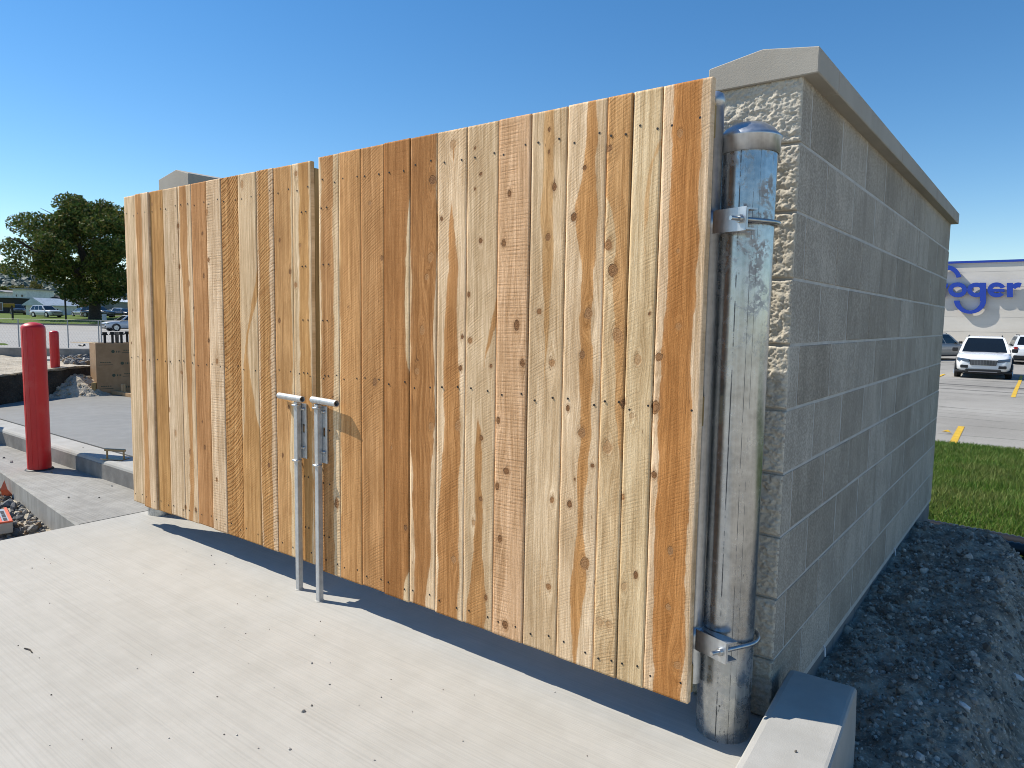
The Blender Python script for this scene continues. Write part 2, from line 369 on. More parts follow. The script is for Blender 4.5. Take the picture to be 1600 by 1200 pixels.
def store():
    t = NT('painted_store_wall'); p = t.geo(); x, y, z = t.sep(p)
    s = t.math('PINGPONG', t.math('MULTIPLY', z, 1/.62), 1)
    a = t.noise(t.mapp(p, scale=(.3, .3, 1)), 1, 5, .6)
    col = t.mix(t.ss(a, .3, .7), (.60, .56, .50), (.68, .64, .58))
    return t.fin(col, .9, 0, t.bump(t.noise(p, 3, 3), .1, .02), .2)
M['storewall'] = store()
def plain(name, c, rough=.8, v=.25, sc=2): return speck(name, tuple(x*(1-v) for x in c), c, sc, rough)
M['housewhite'] = plain('white_siding', (.80, .77, .75)); M['housegrey'] = plain('grey_siding', (.30, .29, .29))
M['roofmetal'] = plain('pale_metal_roof', (.62, .66, .70), .45); M['houseblack'] = plain('dark_siding', (.035, .032, .03))
M['houserust'] = plain('rust_siding', (.30, .12, .05)); M['cream'] = plain('cream_siding', (.60, .50, .34))
M['rooftan'] = plain('tan_roof', (.34, .25, .21)); M['pane'] = NT('house_window_glass').fin((.03, .035, .045), .1)
M['signyellow'] = plain('ochre_sign', (.32, .20, .02)); M['wire'] = NT('chain_link_wire').fin((.30, .31, .32), .5, .6)
M['base'] = soil('bare_ground', ((.42, .36, .28), (.52, .45, .36), (.58, .51, .42)), .8)  # ground colour lightened to bounce warm fill light onto the shaded wall
M['sawcut'] = NT('joint_filler').fin((.03, .03, .03), .9)

# ------------------------------------------------------------------ mesh helper
class MB:
    def __init__(s): s.v = []; s.f = []; s.sm = []
    def add(s, vs, fs, smooth=False):
        o = len(s.v); s.v += [tuple(v) for v in vs]; s.f += [tuple(o+i for i in f) for f in fs]; s.sm += [smooth]*len(fs); return s
    def box(s, x0, x1, y0, y1, z0, z1, b=0.):
        if b <= 0:
            vs = [(x, y, z) for z in (z0, z1) for y in (y0, y1) for x in (x0, x1)]
            return s.add(vs, [(0, 2, 3, 1), (4, 5, 7, 6), (0, 1, 5, 4), (2, 6, 7, 3), (0, 4, 6, 2), (1, 3, 7, 5)])
        c = Vector(((x0+x1)/2, (y0+y1)/2, (z0+z1)/2)); h = ((x1-x0)/2, (y1-y0)/2, (z1-z0)/2)
        vs = []; idx = {}
        for sx in (-1, 1):
            for sy in (-1, 1):
                for sz in (-1, 1):
                    for a in range(3):
                        d = [h[0]-b, h[1]-b, h[2]-b]; d[a] += b
                        idx[(sx, sy, sz, a)] = len(vs); vs.append((c.x+sx*d[0], c.y+sy*d[1], c.z+sz*d[2]))
        fs = []
        def face(pts):
            n = (Vector(vs[pts[1]])-Vector(vs[pts[0]])).cross(Vector(vs[pts[2]])-Vector(vs[pts[0]]))
            mid = sum((Vector(vs[i]) for i in pts), Vector())/len(pts)-c
            fs.append(tuple(pts) if n.dot(mid) > 0 else tuple(reversed(pts)))
        for sx in (-1, 1): face([idx[(sx, a, b_, 0)] for a, b_ in ((-1, -1), (1, -1), (1, 1), (-1, 1))])
        for sy in (-1, 1): face([idx[(a, sy, b_, 1)] for a, b_ in ((-1, -1), (1, -1), (1, 1), (-1, 1))])
        for sz in (-1, 1): face([idx[(a, b_, sz, 2)] for a, b_ in ((-1, -1), (1, -1), (1, 1), (-1, 1))])
        for p in (-1, 1):
            for q in (-1, 1):
                face([idx[(p, q, -1, 0)], idx[(p, q, 1, 0)], idx[(p, q, 1, 1)], idx[(p, q, -1, 1)]])
                face([idx[(p, -1, q, 0)], idx[(p, 1, q, 0)], idx[(p, 1, q, 2)], idx[(p, -1, q, 2)]])
                face([idx[(-1, p, q, 1)], idx[(1, p, q, 1)], idx[(1, p, q, 2)], idx[(-1, p, q, 2)]])
        for k in [(sx, sy, sz) for sx in (-1, 1) for sy in (-1, 1) for sz in (-1, 1)]: face([idx[(*k, a)] for a in range(3)])
        return s.add(vs, fs)
    def tube(s, pts, r, n=12, cap=True, closed=False):
        pts = [Vector(p) for p in pts]; rs = r if isinstance(r, (list, tuple)) else [r]*len(pts)
        vs = []; fs = []; prev = None
        for i, p in enumerate(pts):
            t = (pts[min(i+1, len(pts)-1)]-pts[max(i-1, 0)]).normalized()
            if prev is None:
                a = t.cross(Vector((0, 0, 1))); a = t.cross(Vector((1, 0, 0))) if a.length < .1 else a
            else: a = prev-t*prev.dot(t)
            a.normalize(); prev = a; b = t.cross(a)
            vs += [p+(a*math.cos(2*math.pi*k/n)+b*math.sin(2*math.pi*k/n))*rs[i] for k in range(n)]
        for i in range(len(pts)-1):
            for k in range(n): fs.append((i*n+k, i*n+(k+1) % n, (i+1)*n+(k+1) % n, (i+1)*n+k))
        s.add(vs, fs, True)
        if cap:
            s.add(vs[:n], [tuple(range(n-1, -1, -1))]); s.add(vs[-n:], [tuple(range(n))])
        return s
    def pipe(s, p0, p1, r, ri, n=20):
        p0, p1 = Vector(p0), Vector(p1); t = (p1-p0).normalized(); a = t.cross(Vector((0, 0, 1)))
        a = t.cross(Vector((1, 0, 0))) if a.length < .1 else a; a.normalize(); b = t.cross(a); vs = []
        for p, q in ((p0, r), (p1, r), (p1, ri), (p0, ri)):
            vs += [p+(a*math.cos(2*math.pi*k/n)+b*math.sin(2*math.pi*k/n))*q for k in range(n)]
        for i in range(4):
            j = (i+1) % 4
            s.add([vs[i*n+k] for k in range(n)]+[vs[j*n+k] for k in range(n)], [(k, (k+1) % n, n+(k+1) % n, n+k) for k in range(n)], i in (0, 2))
        return s
    def lathe(s, c, prof, n=32):
        vs = []; fs = []
        for r, z in prof: vs += [(c[0]+r*math.cos(2*math.pi*k/n), c[1]+r*math.sin(2*math.pi*k/n), c[2]+z) for k in range(n)]
        for i in range(len(prof)-1):
            for k in range(n): fs.append((i*n+k, i*n+(k+1) % n, (i+1)*n+(k+1) % n, (i+1)*n+k))
        s.add(vs, fs, True)
        s.add(vs[-n:], [tuple(range(n))], True)
        return s
    def prism(s, poly, axis, a0, a1):
        n = len(poly)
        def P(p, a): return {'x': (a, p[0], p[1]), 'y': (p[0], a, p[1]), 'z': (p[0], p[1], a)}[axis]
        vs = [P(p, a0) for p in poly]+[P(p, a1) for p in poly]
        fs = [tuple(range(n)), tuple(range(2*n-1, n-1, -1))]+[(i, n+i, n+(i+1) % n, (i+1) % n) for i in range(n)]
        return s.add(vs, fs)
    def build(s, name, mat, parent=None, shade=None, fix=True):
        me = bpy.data.meshes.new(name); me.from_pydata(s.v, [], s.f)
        me.polygons.foreach_set('use_smooth', s.sm if shade is None else [shade]*len(s.f)); 
        if fix:
            b = bmesh.new(); b.from_mesh(me); bmesh.ops.recalc_face_normals(b, faces=b.faces); b.to_mesh(me); b.free()
        me.materials.append(mat); me.update()
        o = bpy.data.objects.new(name, me); COL.objects.link(o)
        if parent is not None: o.parent = parent
        return o
def npmesh(name, V, Fs, mat, parent=None, smooth=False):
    V = np.asarray(V, np.float32); Fs = np.asarray(Fs, np.int32); k = Fs.shape[1]
    me = bpy.data.meshes.new(name); me.vertices.add(len(V)); me.vertices.foreach_set('co', V.ravel())
    me.loops.add(Fs.size); me.loops.foreach_set('vertex_index', Fs.ravel()); me.polygons.add(len(Fs))
    me.polygons.foreach_set('loop_start', np.arange(0, Fs.size, k, dtype=np.int32))
    me.polygons.foreach_set('use_smooth', np.full(len(Fs), smooth)); me.update(calc_edges=True); me.validate()
    me.materials.append(mat)
    o = bpy.data.objects.new(name, me); COL.objects.link(o)
    if parent is not None: o.parent = parent
    return o
def gridmesh(name, X, Y, Z, mat, smooth=True, parent=None):
    n, k = X.shape; V = np.stack([X, Y, Z], -1).reshape(-1, 3); i = np.arange(n*k).reshape(n, k)
    Fs = np.stack([i[:-1, :-1], i[:-1, 1:], i[1:, 1:], i[1:, :-1]], -1).reshape(-1, 4)
    o = npmesh(name, V, Fs, mat, parent, smooth)
    if o.data.polygons[0].normal.z < 0: o.data.flip_normals()
    return o
def thing(name, label, cat, loc=(0, 0, 0), rz=0., group=None):
    o = bpy.data.objects.new(name, None); COL.objects.link(o); o.location = loc; o.rotation_euler = (0, 0, rz)
    o.empty_display_size = .1
    return tag(o, label, cat, group)
def tag(o, label, cat, group=None, kind=None):
    o['label'] = label; o['category'] = cat
    if group: o['group'] = group
    if kind: o['kind'] = kind
    return o
def struct(o, label=None):
    o['kind'] = 'structure'
    if label: o['label'] = label
    return o
def stuff(o, label=None, cat=None):
    o['kind'] = 'stuff'
    if label: o['label'] = label
    if cat: o['category'] = cat
    return o
def copy_tree(o, parent=None):
    c = o.copy(); COL.objects.link(c); c.parent = parent
    for ch in o.children: copy_tree(ch, c)
    return c
# smooth value noise in numpy
_P = np.random.default_rng(5).random((256, 256))
def vn(x, y):
    xi = np.floor(x).astype(int); yi = np.floor(y).astype(int); fx = x-xi; fy = y-yi
    fx = fx*fx*(3-2*fx); fy = fy*fy*(3-2*fy); g = lambda a, b: _P[a & 255, b & 255]
    return (g(xi, yi)*(1-fx)+g(xi+1, yi)*fx)*(1-fy)+(g(xi, yi+1)*(1-fx)+g(xi+1, yi+1)*fx)*fy
def fbm(x, y, o=5, g=.5):
    s = 0; a = 1; n = 0
    for i in range(o): s = s+a*vn(x*2**i+17*i, y*2**i+31*i); n += a; a *= g
    return s/n-.5
# pebbles: many small lumps as one mesh
_ico = None
def lumps(P, S, sub=False):
    b = bmesh.new(); bmesh.ops.create_icosphere(b, subdivisions=1, radius=1)
    iv = np.array([v.co[:] for v in b.verts]); fi = np.array([[v.index for v in f.verts] for f in b.faces]); b.free()
    n = len(P); q = RNG.normal(size=(n, 4)); q /= np.linalg.norm(q, axis=1)[:, None]; w, x, y, z = q.T
    Rm = np.stack([1-2*(y*y+z*z), 2*(x*y-z*w), 2*(x*z+y*w), 2*(x*y+z*w), 1-2*(x*x+z*z), 2*(y*z-x*w), 2*(x*z-y*w), 2*(y*z+x*w), 1-2*(x*x+y*y)], -1).reshape(n, 3, 3)
    jit = 1+RNG.uniform(-.22, .22, (n, len(iv), 1)); sc = RNG.uniform(.55, 1.15, (n, 1, 3))
    L = (iv[None]*jit*sc)*np.asarray(S)[:, None, None]
    V = np.einsum('nij,nkj->nki', Rm, L)+np.asarray(P)[:, None, :]
    return V.reshape(-1, 3), (fi[None]+(np.arange(n)*len(iv))[:, None, None]).reshape(-1, 3)
def cards(P, S, up=.3, aspect=.75):
    n = len(P); a = RNG.normal(size=(n, 3)); a /= np.linalg.norm(a, axis=1)[:, None]
    b = np.cross(a, RNG.normal(size=(n, 3))); b /= np.linalg.norm(b, axis=1)[:, None]; c = np.cross(a, b)
    S = np.asarray(S)[:, None]
    V = np.stack([P-b*S, P-c*S*aspect*.5+a*S*.15, P+b*S, P+c*S*aspect*.5+a*S*.15], 1)
    return V.reshape(-1, 3), np.arange(n*4).reshape(n, 4)
# ================================================================== SETTING
g = MB().box(-3000, 3000, -3000, 3000, -1.9, -1.7); struct(g.build('ground', M['base']), 'bare ground reaching to the horizon')
# right-hand car park, falling gently away
ys = np.linspace(12.3, 72, 40); xs = np.linspace(-14, 40, 30); X, Y = np.meshgrid(xs, ys)
def lotz(y): return np.interp(y, [12.3, 37, 80], [-.5, -.93, -.96])
struct(gridmesh('parking_lot', X, Y, lotz(Y), M['lot']), 'worn pale asphalt car park behind the block wall')
# left-hand car park
def leftz(s): return np.interp(s, [13, 15, 30, 80, 86, 105, 150, 400], [.42, .36, -.2, -.72, -.30, .37, 1.0, 3.0])
def st(s, t): return s*FH.x+t*RH.x, s*FH.y+t*RH.y
ss_, tt_ = np.meshgrid(np.concatenate([np.linspace(14, 30, 9), np.linspace(33, 86, 20)]), np.linspace(-130, -3, 50))
X, Y = st(ss_, tt_); struct(gridmesh('street', X, Y, leftz(ss_), M['lot2']), 'pale grey street across the lot, behind the bollards')
ss_, tt_ = np.meshgrid(np.concatenate([np.linspace(86, 106, 30), np.linspace(110, 200, 12)]), np.linspace(-190, 20, 110))
X, Y = st(ss_, tt_); struct(gridmesh('far_lawn', X, Y, leftz(ss_)+.12+.1*vn(X*.3, Y*.3), M['farlawn']), 'bright green verge beyond the street')
kb = MB()
a = [st(85.6, -190), st(86.1, -190), st(86.1, 20), st(85.6, 20)]
kb.prism(a, 'z', -.5, leftz(86)+.12); struct(kb.build('far_kerb', M['kerbface']), 'low kerb between street and far lawn')

# concrete pad in front of and inside the enclosure
pd = MB().prism([(-4.61, -6), (-.5, -6), (-.55, 1.2), (-.63, 2.3), (-.9, 2.3), (-.9, 6), (-4.3, 6), (-4.3, 2.25), (-4.61, 2.2)], 'z', -.2, 0)
struct(pd.build('concrete_pad', M['pad']), 'pale broom-finished concrete pad in front of the gates')
wk = MB(); xs = np.linspace(-4.622, -12, 10); fy = [1.695+(-4.62-x)*.10 for x in xs]
top = [(x, y+.012, 0) for x, y in zip(xs, fy)]; edge = [(x, y, -.012) for x, y in zip(xs, fy)]; bot = [(x, y, -.25) for x, y in zip(xs, fy)]; back = [(x, 2.4, 0) for x in xs]
n = len(xs)
wk.add(top+edge+bot+back, [(i, i+1, n+i+1, n+i) for i in range(n-1)]+[(n+i, n+i+1, 2*n+i+1, 2*n+i) for i in range(n-1)]+[(i, 3*n+i, 3*n+i+1, i+1) for i in range(n-1)]+[(0, n, 2*n, 3*n)])
w_ = wk.build('walkway_slab', M['walk']); struct(w_, 'grey concrete walkway slab under the red bollard')
struct(MB().box(-4.622, -4.61, 1.70, 2.32, -.1, -.004).build('expansion_joint', M['sawcut']))
# kerb along the patio slab
def sweep(name, path, prof, mat):
    b = MB(); k = len(prof); vs = []
    for i, (x, y) in enumerate(path):
        p0 = path[max(0, i-1)]; p1 = path[min(len(path)-1, i+1)]; tx, ty = p1[0]-p0[0], p1[1]-p0[1]; L = math.hypot(tx, ty); nx, ny = ty/L, -tx/L
        vs += [(x+nx*a, y+ny*a, z) for a, z in prof]
    fs = [(i*k+j, i*k+j+1, (i+1)*k+j+1, (i+1)*k+j) for i in range(len(path)-1) for j in range(k-1)]
    b.add(vs, fs); b.add(vs[:k], [tuple(range(k))]); b.add(vs[-k:], [tuple(range(k))])
    o = b.build(name, mat, None); 
    return o
prof = [(.0, -.2), (.0, .115), (.004, .132), (.015, .145), (.032, .15), (.19, .152), (.19, -.2)]
struct(sweep('kerb', [(x, 2.31) for x in np.linspace(-12, -4.62, 12)], [(-a, z) for a, z in prof], M['kerb']), 'raised concrete kerb along the patio slab')
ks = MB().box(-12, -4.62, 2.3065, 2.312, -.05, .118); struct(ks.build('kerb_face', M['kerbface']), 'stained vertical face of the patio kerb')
struct(MB().prism([(-4.6, 2.512), (-4.6, 5.2), (-9.0, 4.7), (-10.1, 4.35), (-10.35, 3.3), (-10.0, 2.9), (-9.6, 2.512)], 'z', 0, .158).build('patio_slab', M['fresh']), 'smooth dark fresh concrete slab behind the kerb')
struct(MB().box(-9.6, -4.62, 2.500, 2.512, .05, .150).build('joint_strip', M['sawcut']))
# trench side and sandy fill behind the patio slab
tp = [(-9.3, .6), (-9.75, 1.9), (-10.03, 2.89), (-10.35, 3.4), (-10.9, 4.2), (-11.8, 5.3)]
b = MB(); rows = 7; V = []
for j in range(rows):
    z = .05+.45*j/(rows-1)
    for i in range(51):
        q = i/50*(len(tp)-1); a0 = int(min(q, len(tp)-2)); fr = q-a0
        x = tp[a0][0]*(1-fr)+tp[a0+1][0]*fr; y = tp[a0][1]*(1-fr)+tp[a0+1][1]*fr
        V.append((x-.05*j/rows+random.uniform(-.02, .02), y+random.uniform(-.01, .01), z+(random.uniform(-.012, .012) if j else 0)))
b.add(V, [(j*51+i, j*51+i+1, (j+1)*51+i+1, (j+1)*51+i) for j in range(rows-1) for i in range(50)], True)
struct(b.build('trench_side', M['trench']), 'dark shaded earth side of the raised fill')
X, Y = np.meshgrid(np.linspace(-15.5, -9.4, 110), np.linspace(-1, 8, 130))
edge_x = np.interp(Y, [p[1] for p in tp], [p[0] for p in tp])-.03
Xc = np.minimum(X, edge_x)
Z = .49+.10*fbm(X*1.5, Y*1.5)+.05*fbm(X*6, Y*6)+np.interp(Xc, [-15, -12.5, -10.3], [.03, .0, .02])
struct(gridmesh('sand_fill', Xc, Y, Z, M['sand']), 'pale dry sand on the raised fill')
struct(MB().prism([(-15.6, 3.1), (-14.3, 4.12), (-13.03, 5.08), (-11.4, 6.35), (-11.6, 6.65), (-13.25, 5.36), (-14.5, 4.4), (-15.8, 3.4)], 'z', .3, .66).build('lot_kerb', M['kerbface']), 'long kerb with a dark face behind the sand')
struct(MB().prism([(-13.6, 4.45), (-12.9, 5.0), (-11.3, 6.25), (-10.8, 5.9), (-12.2, 4.75), (-12.9, 4.1)], 'z', .3, .535).build('concrete_strip', M['pad']), 'strip of pale concrete in front of the far kerb')
X, Y = np.meshgrid(np.linspace(-17.5, -15.3, 20), np.linspace(.5, 4.6, 30)); struct(gridmesh('grass_verge', X, Y, .58+.12*vn(X*2, Y*2), M['farlawn']), 'patch of grass behind the far kerb')
# site ground under everything near
struct(MB().prism([(-18, -8), (14, -8), (14, 12.35), (-12, 12.35), (-18, 6)], 'z', -.75, -.6).build('site_ground', M['base']), 'bare site ground round the enclosure')
struct(MB().prism([(-9.3, -2), (-4.4, -2), (-4.4, 1.0), (-9.3, 1.0)], 'z', -.6, -.25).build('pit_floor', M['base']))

# excavated pit with gravel, left of the pad
X, Y = np.meshgrid(np.linspace(-8.6, -4.605, 130), np.linspace(-1.2, 2.1, 110))
def pitz(x, y): return -.155+.06*fbm(x*1.3, y*1.3)+.035*fbm(x*7, y*7)-.02*np.clip((x+6.5)/2, -1, 1)
struct(gridmesh('gravel_pit', X, Y, pitz(X, Y), M['sand']), 'shallow gravel pit beside the pad')
n = 5200; px = RNG.uniform(-7.8, -4.63, n); py = RNG.uniform(.2, 2.0, n); keep = py < 1.69+(-4.62-px)*.10; px, py = px[keep], py[keep]
dark = (py > 1.13+(-4.6-px)*.14+RNG.normal(0, .08, len(px)))
for nm, msk, mt, lb in (('gravel', dark, 'gravel', 'dark broken gravel against the walkway slab'), ('tan_gravel', ~dark, 'gravtan', 'tan gravel beside the pad edge')):
    x, y = px[msk], py[msk]; s = RNG.uniform(.008, .024, len(x))*(1+(RNG.random(len(x)) > .93)*.8)
    V, Fc = lumps(np.stack([x, y, pitz(x, y)+s*.35], 1), s); stuff(npmesh(nm, V, Fc, M[mt]), lb, 'gravel')

# dirt bank along the right-hand wall
X, Y = np.meshgrid(np.linspace(-.66, 2.6, 230), np.linspace(.2, 6.6, 420))
def dz(x, y):
    base = np.interp(y, [.2, 1.6, 2.3, 3.2, 4.8, 5.45, 5.85, 6.3, 6.6], [-.16, -.13, -.10, -.085, -.05, -.055, -.22, -.37, -.42])
    cut = np.interp(y, [0.2, 2, 3.5, 5.0, 6], [-.28, -.22, -.16, -.15, -.30])
    fall = np.clip((x-cut+.05*fbm(y*2.2, x*2))/.26, 0, 1); fall = fall*fall*(3-2*fall)
    return base-fall*.01+np.clip((2.35-y)/.35, 0, 1)*np.clip((x+.42)/.04, 0, 1)*np.clip((-.10-x)/.2, 0, 1)*.10-fall*.20-.12*np.clip(x-.1, 0, 3)*.4
Z = dz(X, Y)+.07*fbm(X*3, Y*3)+.06*fbm(X*11, Y*11)+.035*fbm(X*37, Y*37)
Z = np.where((X < -.36) & (Y < 2.3), np.minimum(Z, -.02), Z)
struct(gridmesh('dirt_bank', X, Y, Z, M['dirt']), 'dark gravelly dirt bank along the block wall')
n = 15000; x = -.62+RNG.random(n)**1.2*1.9; y = .8+5.1*RNG.random(n)**1.3; s = RNG.gamma(1.6, .0030, n)+.0025
keep = ~((x < -.36) & (y < 2.35)); x, y, s = x[keep], y[keep], s[keep]
zz = dz(x, y)+.07*fbm(x*3, y*3)+.06*fbm(x*11, y*11)+.035*fbm(x*37, y*37)
V, Fc = lumps(np.stack([x, y, zz+s*.25], 1), s); stuff(npmesh('dirt_clods', V, Fc, M['clod']), 'small stones and clods on the dirt bank', 'stones')
# lawn strip between bank and car park
X, Y = np.meshgrid(np.linspace(-12, 14, 160), np.linspace(5.6, 12.5, 60))
def lz(x, y): return np.interp(y, [5.9, 6.5, 7.5, 12.3, 12.5], [-.55, -.33, -.31, -.48, -.52])+.04*fbm(x*1.2, y*1.2)
struct(gridmesh('lawn', X, Y, lz(X, Y), M['lawn']), 'strip of lawn between dirt bank and car park')
n = 95000; x = RNG.uniform(-2.0, 1.6, n); y = RNG.uniform(6.42, 12.42, n)
h = RNG.uniform(.03, .085, n)*(1.05-.3*vn(x*3, y*3)); ang = RNG.uniform(0, 6.28, n); ln = RNG.uniform(.2, .9, n)*h; w = RNG.uniform(.003, .006, n)*1.3
p0 = np.stack([x, y, lz(x, y)-.01], 1); dx = np.stack([np.cos(ang), np.sin(ang), 0*ang], 1)
l2 = RNG.uniform(0, 6.28, n); tip = p0+np.stack([np.cos(l2)*ln, np.sin(l2)*ln, h], 1)
V = np.stack([p0-dx*w[:, None], p0+dx*w[:, None], tip], 1).reshape(-1, 3)
stuff(npmesh('grass', V, np.arange(3*n).reshape(n, 3), M['grassblade']), 'short green grass of the lawn strip', 'grass')

# ================================================================== RIGHT BLOCK WALL
WX0, WX1, WY0, WY1, CZ = -.912, -.644, 2.243, 6.012, .2032
wall = thing('block_wall', 'light grey concrete block wall with split-face end and stone coping, right of the gates', 'wall', (0, 0, 0))
NC = 10; J = .0095
def split_face(w, h, seed, amp=.022):
    # rough broken end of a block, facing -y: a dense grid
    nx, nz = 76, 66; u = np.linspace(0, w, nx); v = np.linspace(0, h, nz); U, Vv = np.meshgrid(u, v)
    d = fbm(U*10+seed*7.3, Vv*10+seed*3.1, 4, .6)*.38
    d2 = fbm(U*48+seed*5, Vv*62-seed*2, 4, .72)*.85+np.abs(fbm(U*85-seed, Vv*100, 3, .7))*.55
    e = np.minimum(np.minimum(U, w-U), np.minimum(Vv, h-Vv)); m = np.clip(e/.005, 0, 1)
    return U, Vv, -(amp*.15+amp*(d+d2))*np.sqrt(m)
def block(y0, y1, k, first=False, last=False):
    z0 = k*CZ+J/2; z1 = (k+1)*CZ-J/2
    b = MB()
    jx = random.uniform(-.0012, .0012)
    if first:
        x0, x1 = WX0, WX1; U, Vv, D = split_face(x1-x0, z1-z0, k+1)
        nz, nx = U.shape; V = np.stack([x0+U, y0+D, z0+Vv], -1).reshape(-1, 3); i = np.arange(nz*nx).reshape(nz, nx)
        b.add([tuple(p) for p in V], [tuple(q) for q in np.stack([i[:-1, :-1], i[:-1, 1:], i[1:, 1:], i[1:, :-1]], -1).reshape(-1, 4)], True)
        ring = list(i[0, :])+list(i[1:, -1])+list(i[-1, -2::-1])+list(i[-2:0, 0])
        o = len(b.v); b.v += [(V[q][0], y1, V[q][2]) for q in ring]; L = len(ring)
        b.f += [(ring[q], ring[(q+1) % L], o+(q+1) % L, o+q) for q in range(L)]; b.sm += [False]*L
        b.f.append(tuple(o+q for q in range(L))); b.sm.append(False)
    else:
        b.box(WX0-jx, WX1+jx, y0, y1, z0, z1, .0022)
    o = b.build('block', M['split'] if first else M['block'], wall)
    if first:
        o.data.materials.append(M['block'])
        o.data.polygons.foreach_set('material_index', [0 if abs(p.normal.x) < .8 else 1 for p in o.data.polygons])
    o['tone'] = random.random(); return o
for k in range(NC):
    ret = .108 if (NC-1-k) % 2 == 0 else .330
    y = WY0; e = WY0+ret
    block(y, e-.0065, k, first=True); y = e
    while y < WY1-.02:
        e = min(y+.4064, WY1)
        if WY1-e < .09: e = WY1
        if e == WY1 and not (NC-1-k) % 2:
            pass
        block(y+.0065, e-.0065 if e < WY1 else e+random.uniform(-.006, .006), k); y = e
MB().box(WX0+.004, WX1-.0018, WY0+.009, WY1-.006, -.02, NC*CZ-.004).build('mortar_core', M['mortar'], wall)
ft = MB(); y = 2.3
while y < 6.0:
    e = min(y+.4064, 6.02); ft = MB().box(WX0+.01, WX1-.009, y+.004, e-.004, -.34, -.004, .003)
    o = ft.build('foundation_block', M['footing'], wall); o['tone'] = random.random(); y = e
MB().box(WX0+.015, WX1-.014, 2.24, 6.0, -.36, -.02).build('foundation_core', M['footing'], wall)
def coping(parent, x0, x1, xp, z0, ze, zp, cuts, mat):
    for a, c in zip(cuts[:-1], cuts[1:]):
        b = MB(); P = [(x0, z0), (x1, z0), (x1, ze), (xp+.004, zp), (xp-.004, zp), (x0, ze)]
        b.prism(P, 'y', a+.003, c-.003); o = b.build('coping_stone', mat, parent)
        bm = bmesh.new(); bm.from_mesh(o.data); bmesh.ops.bevel(bm, geom=bm.edges[:], offset=.003, segments=1, affect='EDGES', clamp_overlap=True); bm.to_mesh(o.data); bm.free()
ct = NC*CZ
coping(wall, -.935, -.598, -.765, ct-.012, ct+.062, ct+.088, [2.222, 2.468, 3.655, 4.85, 6.035], M['coping'])
MB().box(-.925, -.608, 2.235, 6.02, ct-.004, ct+.055).build('coping_joint', M['mortar'], wall)
for (u, v) in ((1297, 1012), (1410, 860)):
    p = onz(u, v, .0); q = MB().tube([(WX1-.012, p.y, .02), (WX1+.006, p.y-.01, -.005), (WX1+.012, p.y-.03, -.03)], .0035, 6); q.build('wall_tie', M['housewhite'], wall)

# ================================================================== LEFT BLOCK WALL (behind the left gate)
lw = thing('block_wall', 'block wall behind the left gate, only its pale coping showing above the boards', 'wall', (0, 0, 0))
b = MB()
for k in range(NC): b.box(-4.49, -4.262, 2.25, 6.01, k*CZ+.004, (k+1)*CZ-.004, .003)
b.build('masonry', M['block'], lw)['tone'] = .5
coping(lw, -4.545, -4.178, -4.325, ct-.012, ct+.095, ct+.132, [2.21, 2.6, 3.75, 4.9, 6.03], M['coping'])

# ================================================================== GATE POSTS
def post(x, y, label):
    r = .082; g = thing('gate_post', label, 'post', (x, y, 0))
    b = MB(); b.lathe((0, 0, 0), [(r, -.15), (r, .3), (r, .6), (r, .9), (r, 1.2), (r, 1.5), (r, 1.79)], 48); b.build('pipe', M['post'], g)
    c = MB(); c.lathe((0, 0, 0), [(r+.0015, 1.776), (r+.006, 1.776), (r+.0065, 1.815), (r+.010, 1.819), (r+.010, 1.824), (r+.002, 1.832), (r*.86, 1.848), (r*.6, 1.862), (r*.3, 1.869), (.004, 1.871)], 48); c.build('cap', M['galv'], g)
    return g
post(-.748, 2.098, 'stout galvanised steel post with domed cap at the right-hand gate')
post(-4.50, 2.15, 'galvanised steel post hidden behind the left gate, only its foot showing')

